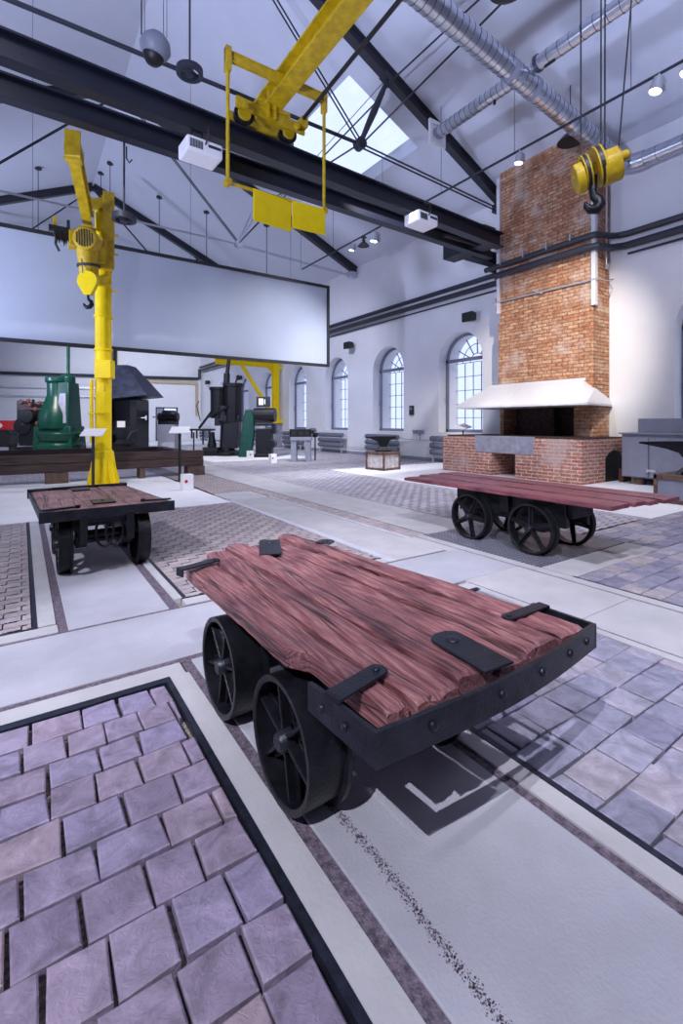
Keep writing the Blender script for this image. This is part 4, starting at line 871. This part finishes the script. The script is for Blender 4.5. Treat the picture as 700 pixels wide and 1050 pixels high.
for r0,r1 in ((-.16,-.16),(.05,.055),(.09,.10),(.22,.75)):
    m=MB(); m.tube([xr*r0+V(0,0,.02),xr*r1+V(0,0,6.15)],.0085,6); m.build('rope','cable',t)
# ---------------------------------------------------------------- right cabinet, anvil
t=thing('steel_cabinet','long low grey steel cabinet with hinged doors right of the brick forge','cabinet',(11.1,3.6,0)); o=(11.1,3.6,0)
m=B(10.72,11.5,1.6,5.05,.16,1.07); m.build('body','grey_paint',t,off=o,bevel=.01)
m=B(10.66,11.52,1.55,5.09,1.07,1.10); m.build('top','grey_paint',t,off=o,bevel=.004)
m=B(11.0,11.45,1.7,4.85,1.10,1.40); m.build('raised_box','grey_paint',t,off=o,bevel=.008)
for a,b in ((4.52,5.02),(2.9,4.50),(1.62,2.88)):
    dd=B(10.69,10.72,a,b-.01,.18,1.0).build('door','grey_paint',t,off=o,bevel=.006)
    if a>2.8:
        for z in (.32,.88): m=MB(); m.cyl((10.68,a+.02,z-.05),(10.68,a+.02,z+.05),.015,seg=8); m.box(10.675,10.69,a-.14,a+.02,z-.025,z+.025); m.build('hinge','alu',dd,off=o)
for y in (4.75,3.4,1.9):
    m=B(10.78,10.9,y-.08,y+.08,0.004,.16); m.build('leg','board_brown',t,off=o)
B(10.95,11.3,5.12,5.22,0.0,.3).build('bracket','rust',t,off=o)
def anvil(loc,rz,s,label,lx=1):
    t=thing('anvil',label,'anvil',loc,rz)
    # side profile along local x, extruded in sections (x, half width, z0, z1)
    m=MB(); secs=[(-.62,.012,.50,.53),(-.5,.04,.47,.54),(-.34,.075,.42,.55),(-.22,.09,.36,.555),(-.12,.09,.16,.555),(.0,.085,.10,.555),(.12,.09,.16,.555),(.24,.09,.40,.555),(.36,.085,.45,.555),(.46,.075,.48,.555)]
    def ring_(q): x,w_,a,b=q; return [(x,-w_,a),(x,w_,a),(x,w_,b),(x,-w_,b)]
    vs=[];fs=[]
    for q in secs: vs+=ring_(q)
    for i in range(len(secs)-1):
        for k in range(4): fs.append((4*i+k,4*i+(k+1)%4,4*i+4+(k+1)%4,4*i+4+k))
    fs+=[(3,2,1,0),tuple(4*(len(secs)-1)+k for k in range(4))]
    m.add([(a*s*lx,b*s*lx,c*s) for a,b,c in vs],fs); m.build('body','iron',t,bevel=.006)
    m=MB(); m.hexa([(a*s*lx,b*s,c*s) for a,b,c in [(-.26,-.16,0),(.26,-.16,0),(.26,.16,0),(-.26,.16,0),(-.15,-.09,.17),(.15,-.09,.17),(.15,.09,.17),(-.15,.09,.17)]]); m.box(-.28*s,.28*s,-.17*s,.17*s,0,.06*s); m.build('foot','iron',t,bevel=.008)
def crate(loc,rz,sx,sy,h,label,ins='poster_white'):
    t=thing('anvil_stand',label,'anvil stand',loc,rz)
    B(-sx+.03,sx-.03,-sy+.03,sy-.03,0,h-.03).build('panel',ins,t)
    m=MB()
    for a in (-1,1):
        for b in (-1,1): m.box(a*sx-.05*(a>0),a*sx+.05*(a<0),b*sy-.05*(b>0),b*sy+.05*(b<0),0,h)
    for z0,z1 in ((0,.06),(h-.08,h)):
        m.box(-sx,sx,-sy,-sy+.04,z0,z1); m.box(-sx,sx,sy-.04,sy,z0,z1); m.box(-sx,-sx+.04,-sy,sy,z0,z1); m.box(sx-.04,sx,-sy,sy,z0,z1)
    m.box(-sx+.03,sx-.03,-sy+.03,sy-.03,h-.03,h); m.build('frame','board_brown',t,bevel=.004)
crate((8.42,10.35,.004),.18,.36,.34,.50,'square brown-framed stand with white sides under the middle anvil')
anvil((8.42,10.35,.506),-.62+.06,.78,'black anvil on brown-framed stand before the second window')
crate((9.05,3.15,.004),0,.42,.42,.46,'brown-framed grey stand at the right edge under the large anvil','grey_paint')
anvil((9.02,3.02,.466),-1.25,.98,'large black anvil at the right edge, its horn pointing left',1.42)
# note: big anvil horn points along +Y (left in view)
# ---------------------------------------------------------------- timber barrier
t=thing('timber_beams','long low stack of dark timber beams on blocks before the machines','timber beams',(0,12,0)); o=(0,12,0)
for z0,z1,yy in ((.235,.42,11.86),(.425,.615,11.88)):
    B(-6,3.82,yy,yy+.26,z0,z1).build('beam','dark_timber',t,off=o,bevel=.012)
B(3.3,3.56,12.15,15.0,.235,.60).build('beam','dark_timber',t,off=o,bevel=.012)
B(-6,3.4,14.8,15.0,.235,.60).build('beam','dark_timber',t,off=o,bevel=.012)
for x0,x1 in ((3.42,3.84),(.42,.85),(-2.4,-2.0),(2.3-.0,2.42)):
    B(x0,x1,11.83,12.2,0,.232).build('block','timber_end',t,off=o,bevel=.01)
# info posts
for (x,y,h,l) in ((1.18,10.55,1.12,'slim info stand with white panel left of the jib crane column'),(2.95,10.85,1.15,'slim info stand with pale panel before the right end of the timber beams'),(5.9,19.6,1.0,'slim info stand with pale panel left of the black press')):
    t=thing('info_stand',l,'info stand',(x,y,0)); MB().beam((0,0,0),(0,0,h-.05),.05,.05).build('post','black',t); m=MB(); m.cbox((0,-.02,h),(.42,.28,.02),-.5,.5); m.build('panel','projector_white',t,bevel=.003); B(-.1,.1,-.1,.1,0,.012).build('foot','black',t)
# small white floor boxes
for (x,y,l) in ((2.68,9.35,'white floor marker box before the timber beams'),(6.85,16.0,'white floor marker box before the black machines'),(6.75,13.95,'white floor marker box left of the grey vice stand')):
    t=thing('marker_box',l,'marker box',(x,y,.004)); B(-.1,.1,-.1,.1,0,.30).build('box','projector_white',t,bevel=.005)
    m=MB(); m.cyl((-.04,-.1,.17),(-.04,-.106,.17),.03,seg=12); m.build('red_mark','red',t); 
# ---------------------------------------------------------------- machines
RZ=-TH
def T(name,label,cat,px,d,z=0,rz=RZ):
    r=(px-350)/F_PX*d; return thing(name,label,cat,(math.sin(TH)*d+math.cos(TH)*r,math.cos(TH)*d-math.sin(TH)*r,z),rz)
# green power hammer, local units: x to the right, y away, z up
t=T('power_hammer','green cast-iron power hammer with black side mechanism behind the timber beams','power hammer',62,17)
u=17/F_PX   # metres per photo pixel at that distance
m=MB(); prof=[(.75,-.55,.55),(.72,0,.9),(.55,.2,1.35)]
m.lathe([(.74,.0),(.76,.55),(.70,.62),(.62,.7)],(0,0,0),seg=28); m.lathe([(.62,.66),(.74,.95),(.60,1.02)],(.05,-.1,0),seg=28)
m.hexa([(-.72,-.5,.1),(.70,-.5,.1),(.70,.5,.1),(-.72,.5,.1),(-.68,-.45,1.2),(.62,-.45,1.2),(.62,.45,1.2),(-.68,.45,1.2)])
m.build('base','green',t,smooth=True,bevel=.03)
m=MB(); m.lathe([(.56,1.1),(.60,1.3),(.58,1.6),(.48,1.9),(.37,2.15),(.32,2.3),(.32,2.72),(.38,2.78),(.38,2.92),(.30,2.95)],(-.06,-.1,0),seg=28); m.hexa([(.05,-.45,1.1),(.56,-.45,1.1),(.56,.4,1.1),(.05,.4,1.1),(.12,-.36,2.75),(.50,-.36,2.75),(.50,.3,2.75),(.12,.3,2.75)]); m.lathe([(.1,2.7),(.26,2.75),(.26,2.95),(.2,3.02),(.1,3.06)],(.25,0,0),seg=20)
m.build('frame','green',t,smooth=True,bevel=.02)
m=MB(); m.hexa([(.12,-.50,1.3),(.48,-.50,1.3),(.48,-.4,1.3),(.12,-.4,1.3),(.22,-.44,2.35),(.44,-.44,2.35),(.44,-.35,2.35),(.22,-.35,2.35)]); m.build('ram_guide','steel_plate',t,bevel=.01)
m=MB(); m.tube([(.28,0,3.0),(.28,0,3.75),(.28,0,8.6)],.055,10); m.build('exhaust_pipe','green',t,smooth=True)
m=MB(); m.lathe([(.22,-.05),(.26,-.05),(.26,.05),(.22,.05)],(.82,-.3,.33),(0,-1,0),20,closed=True)
for k in range(3): a=k*PI/3; m.beam((.82-.24*math.cos(a),-.3,.33-.24*math.sin(a)),(.82+.24*math.cos(a),-.3,.33+.24*math.sin(a)),.03,.03)
m.build('hand_wheel','black',t)
m=MB(); m.box(-1.32,-.8,-.3,.3,.5,2.0); m.cyl((-1.15,-.35,1.2),(-1.15,.3,1.2),.32); m.box(-1.4,-.55,-.4,.4,.3,.46); m.cyl((-.95,-.45,1.55),(-.95,.3,1.55),.25); m.cyl((-1.0,-.36,.25),(-1.0,.2,.25),.2)
for x in (-1.3,-1.05,-.85): m.cyl((x,-.2,1.3),(x,-.2,2.15),.05)
m.box(-1.38,-1.22,-.3,.2,1.35,2.1); m.build('steam_cylinder','iron',t,bevel=.03)
m=MB(); m.tube([(-1.35,-.2,2.02),(-.3,-.2,2.05)],.025,8); m.tube([(-1.3,-.3,1.8),(-.35,-.3,1.8)],.025,8)
for x,z in ((-1.2,2.05),(-.95,2.1),(-.9,1.95),(-.55,2.02),(-.7,1.8),(-1.1,1.3),(-.62,1.3)): m.lathe([(.01,-.05),(.07,-.03),(.07,.03),(.01,.05)],(x,-.32,z),(0,-1,0),10)
m.build('valve_gear','rust',t,smooth=True)
# red-topped compressor
t=T('compressor','black machine with red box on top at the left edge','machine',4,21)
B(-.6,.45,-.3,.3,.25,.85).build('body','iron',t,bevel=.05); B(-.7,.42,-.3,.3,1.02,1.42).build('red_cover','red',t,bevel=.02); m=MB(); m.cyl((.2,-.34,.6),(.2,.3,.6),.32); m.box(-.5,-.42,-.2,.2,0,.25); m.box(.35,.43,-.2,.2,0,.25); m.box(-.6,.4,-.25,.25,.85,1.02); m.build('motor','black',t,bevel=.01)
m=MB(); m.cyl((.05,-.31,1.2),(.05,-.305,1.2),.1,seg=16); m.build('round_badge','projector_white',t)
# dark portable forge with hood
t=T('hooded_forge','dark steel smith forge with large blue-black sloping hood behind the timber beams','forge',130,17.6)
s=17.6/F_PX
m=MB(); m.hexa([(-.75,-.9,2.12),(1.12,-.9,2.30),(1.05,.9,2.30),(-.75,.9,2.12),(-.55,-.2,3.45),(.12,-.2,3.45),(.12,.5,3.45),(-.55,.5,3.45)]); m.build('hood','hood_blue',t,bevel=.01)
m=MB(); m.box(-.75,-.45,-.1,.2,3.4,5.4); m.build('flue','black',t,bevel=.02)
m=MB(); m.box(-.72,.55,.0,.6,0,2.2); m.box(.35,.58,-.55,.6,0,2.15); m.box(-.72,-.5,-.55,.6,0,2.15); m.box(-.7,.6,-.6,.5,.9,1.02); m.build('body','iron',t,bevel=.01)
m=MB(); m.box(-.35,-.05,-.03,-.01,1.15,1.38); m.build('opening','projector_white',t)
m=MB(); m.tube([(.55,-.2,1.5),(.78,-.2,1.5)],.02); m.cbox((.8,-.2,1.5),(.05,.05,.16)); m.build('lever','alu',t)
anvil(tuple(T('temp','x','x',126,14.6,.0).location[:2])+(.62,),-.6,1.0,'black anvil behind the timber beams before the dark hooded forge')
bpy.data.objects.remove(bpy.data.objects['temp'])
loc=[q for q in bpy.data.objects if q.get('label','').startswith('black anvil behind')][0].location
t=thing('wooden_block','dark timber block under the rear anvil','block',(loc.x,loc.y,0)); B(-.42,.42,-.22,.22,0,.618).build('block','dark_timber',t,bevel=.01)
# small grey machine on plinth
t=T('bench_grinder','dark bench grinder on a grey box pedestal behind the timber end','grinder',174,19)
B(-.40,.28,-.25,.25,0,1.25).build('pedestal','grey_paint',t,bevel=.02); m=MB(); m.cyl((-.45,0,1.55),(.35,0,1.55),.17); m.box(-.4,.3,-.2,.2,1.25,1.4); m.cyl((-.2,-.2,1.7),(.3,-.2,1.68),.12); m.build('grinder_head','iron',t,bevel=.01); m=MB(); m.tube([(-.45,0,1.55),(-.65,-.1,1.55)],.03); m.build('handle','alu',t)
# steam hammer (black) with mast
t=T('steam_press','tall black press with round cylinders and a mast reaching behind the screen','press',229,19)
m=MB(); m.lathe([(.5,0),(.5,.15),(.3,.25),(.26,1.2),(.4,1.4)],(.15,0,0),seg=20); m.box(-.95,.75,-.35,.35,.0,.2); m.build('base','iron',t,bevel=.02)
m=MB(); m.cyl((-.22,0,1.5),(-.22,0,2.65),.3); m.cyl((.40,0,1.35),(.40,0,2.8),.38); m.cyl((-.22,0,2.62),(-.22,0,2.75),.34); m.cyl((.4,0,2.76),(.4,0,2.9),.42); m.box(-.3,.6,-.25,.25,1.2,2.0); m.hexa([(.0,-.3,.3),(.6,-.3,.3),(.6,.3,.3),(.0,.3,.3),(.1,-.3,1.6),(.7,-.3,1.6),(.7,.3,1.6),(.1,.3,1.6)]); m.build('cylinders','iron',t,bevel=.02)
m=MB(); m.tube([(.12,0,2.6),(.14,0,3.3)],.13,12); m.tube([(.14,0,3.2),(.26,0,4.2),(.32,0,6.6)],[.09,.065,.06],12); m.tube([(.5,-.1,2.9),(.62,-.1,3.2)],.03); m.cyl((.6,-.1,3.15),(.64,-.1,3.22),.06); m.build('mast','iron',t,smooth=True)
m=MB(); m.box(-1.35,-.4,-.3,.3,1.0,1.08)
for x in (-1.25,-1.05,-.8,-.55): m.box(x,x+.06,-.2,-.14,.45 if x>-.9 else .7,1.0)
m.tube([(-.95,-.1,1.1),(-.5,-.1,1.7),(-.2,-.1,2.2)],.05,8); m.tube([(-.9,-.1,1.4),(-1.05,-.1,2.0),(-.95,-.1,2.2)],.02,6); m.tube([(-.6,-.35,1.5),(.3,-.4,1.95)],.04,8); m.build('lever_gear','iron',t,bevel=.005)
m=MB(); m.lathe([(.16,.2),(.18,.45),(.12,.7),(.1,.95)],(-.38,-.3,0),seg=16); m.box(-.7,-.1,-.5,-.1,.2,.35); m.build('rusty_casting','iron',t,smooth=True)
# belt driven machine
t=T('belt_grinder','black motor-driven machine with green belt guard beside the tall black press','machine',262,18.3)
m=MB()
pts=[(-.62,-.3,0),(-.12,-.3,0),(.0,-.3,1.0),(-.02,-.3,1.65),(-.15,-.3,1.85),(-.35,-.3,1.82),(-.42,-.3,1.5),(-.50,-.3,1.0)]
m.prism(pts,(0,.25,0)); m.build('belt_guard','green',t,bevel=.04)
m=MB(); m.box(.05,.65,-.3,.35,0,1.1); m.box(-.1,.75,-.4,.4,.0,.12); m.box(.02,.7,-.3,.3,1.2,1.3); m.cyl((.62,-.35,.5),(.62,.3,.5),.18)
m.build('stand','iron',t,bevel=.015)
m=MB(); m.cyl((-.05,0,1.62),(.78,-.1,1.62),.27); m.box(-.05,.65,-.22,.22,1.25,1.5); m.box(.65,.80,-.25,.2,.9,1.3); m.build('motor','iron',t,bevel=.01)
m=MB(); m.box(.05,.55,-.15,.15,1.93,2.33); m.build('switch_box','black',t,bevel=.01); m=MB(); m.box(.15,.32,-.17,-.15,2.0,2.25); m.box(.36,.4,-.17,-.15,2.03,2.22); m.build('label_plate','projector_white',t)
# small grey stand with black tool
t=T('vice_stand','grey four-legged steel stand carrying a black hollow block','stand',309,16.1)
m=MB()
for a,b in ((-.34,-.16),(.14,.32)):
    m.box(a,b,-.22,-.06,0,.75); m.box(a,b,.1,.26,0,.75)
m.box(-.36,.36,-.26,.28,.72,.84); m.build('frame','grey_paint',t,bevel=.01)
m=MB(); m.box(-.38,.34,-.25,.25,.84,1.10); m.cyl((.34,0,1.0),(.44,0,1.0),.06); m.build('swage_block','iron',t,bevel=.01)
m=MB(); m.box(-.3,-.15,-.256,-.24,.90,1.04); m.box(-.08,.08,-.256,-.24,.90,1.04); m.box(.14,.28,-.256,-.24,.9,1.04); m.build('holes','black',t)
t=T('post_vice','black post vice standing right of the grey vice stand','vice',323,16.6)
m=MB(); m.tube([(0,0,0),(0,0,.85)],.025,8); m.lathe([(.03,0),(.1,.03),(.1,.12),(.03,.16)],(0,0,.8)); m.tube([(-.2,0,.95),(.15,0,.95)],.02,6); m.build('body','iron',t,smooth=True)
# yellow wall crane
t=thing('wall_crane','yellow wall-mounted bracket crane with diagonal brace beyond the screen','wall crane',(11.4,22.9,3)); o=(11.4,22.9,3)
m=MB(); m.ibeam((7.95,22.9,4.38),(11.4,22.9,4.38),.18,.26,.03,.03); m.build('arm','yellow',t,off=o,bevel=.003)
m=MB(); m.ibeam((11.25,22.9,1.45),(11.25,22.9,4.5),.34,.24,.03,.04,up=(0,1,0)); m.build('post','yellow',t,off=o,bevel=.003)
m=MB(); m.beam((9.35,22.84,4.28),(11.1,22.84,1.72),.05,.14); m.beam((9.35,22.96,4.28),(11.1,22.96,1.72),.05,.14); m.build('brace','yellow',t,off=o)
m=MB(); m.box(11.1,11.6,22.7,23.1,1.3,1.5); m.build('wall_bracket','yellow',t,off=o); m=MB(); m.box(11.2,11.6,22.75,23.05,4.2,4.35); m.prism([(11.1,22.88,3.9),(11.1,22.88,4.25),(10.75,22.88,4.25)],(0,.04,0)); m.build('wall_bracket','yellow',t,off=o)
m=MB(); m.box(11.25,11.6,22.8,23.0,0,1.3); tag(m.build('wall_post','steel_plate'),'short grey post under the yellow wall crane','post')
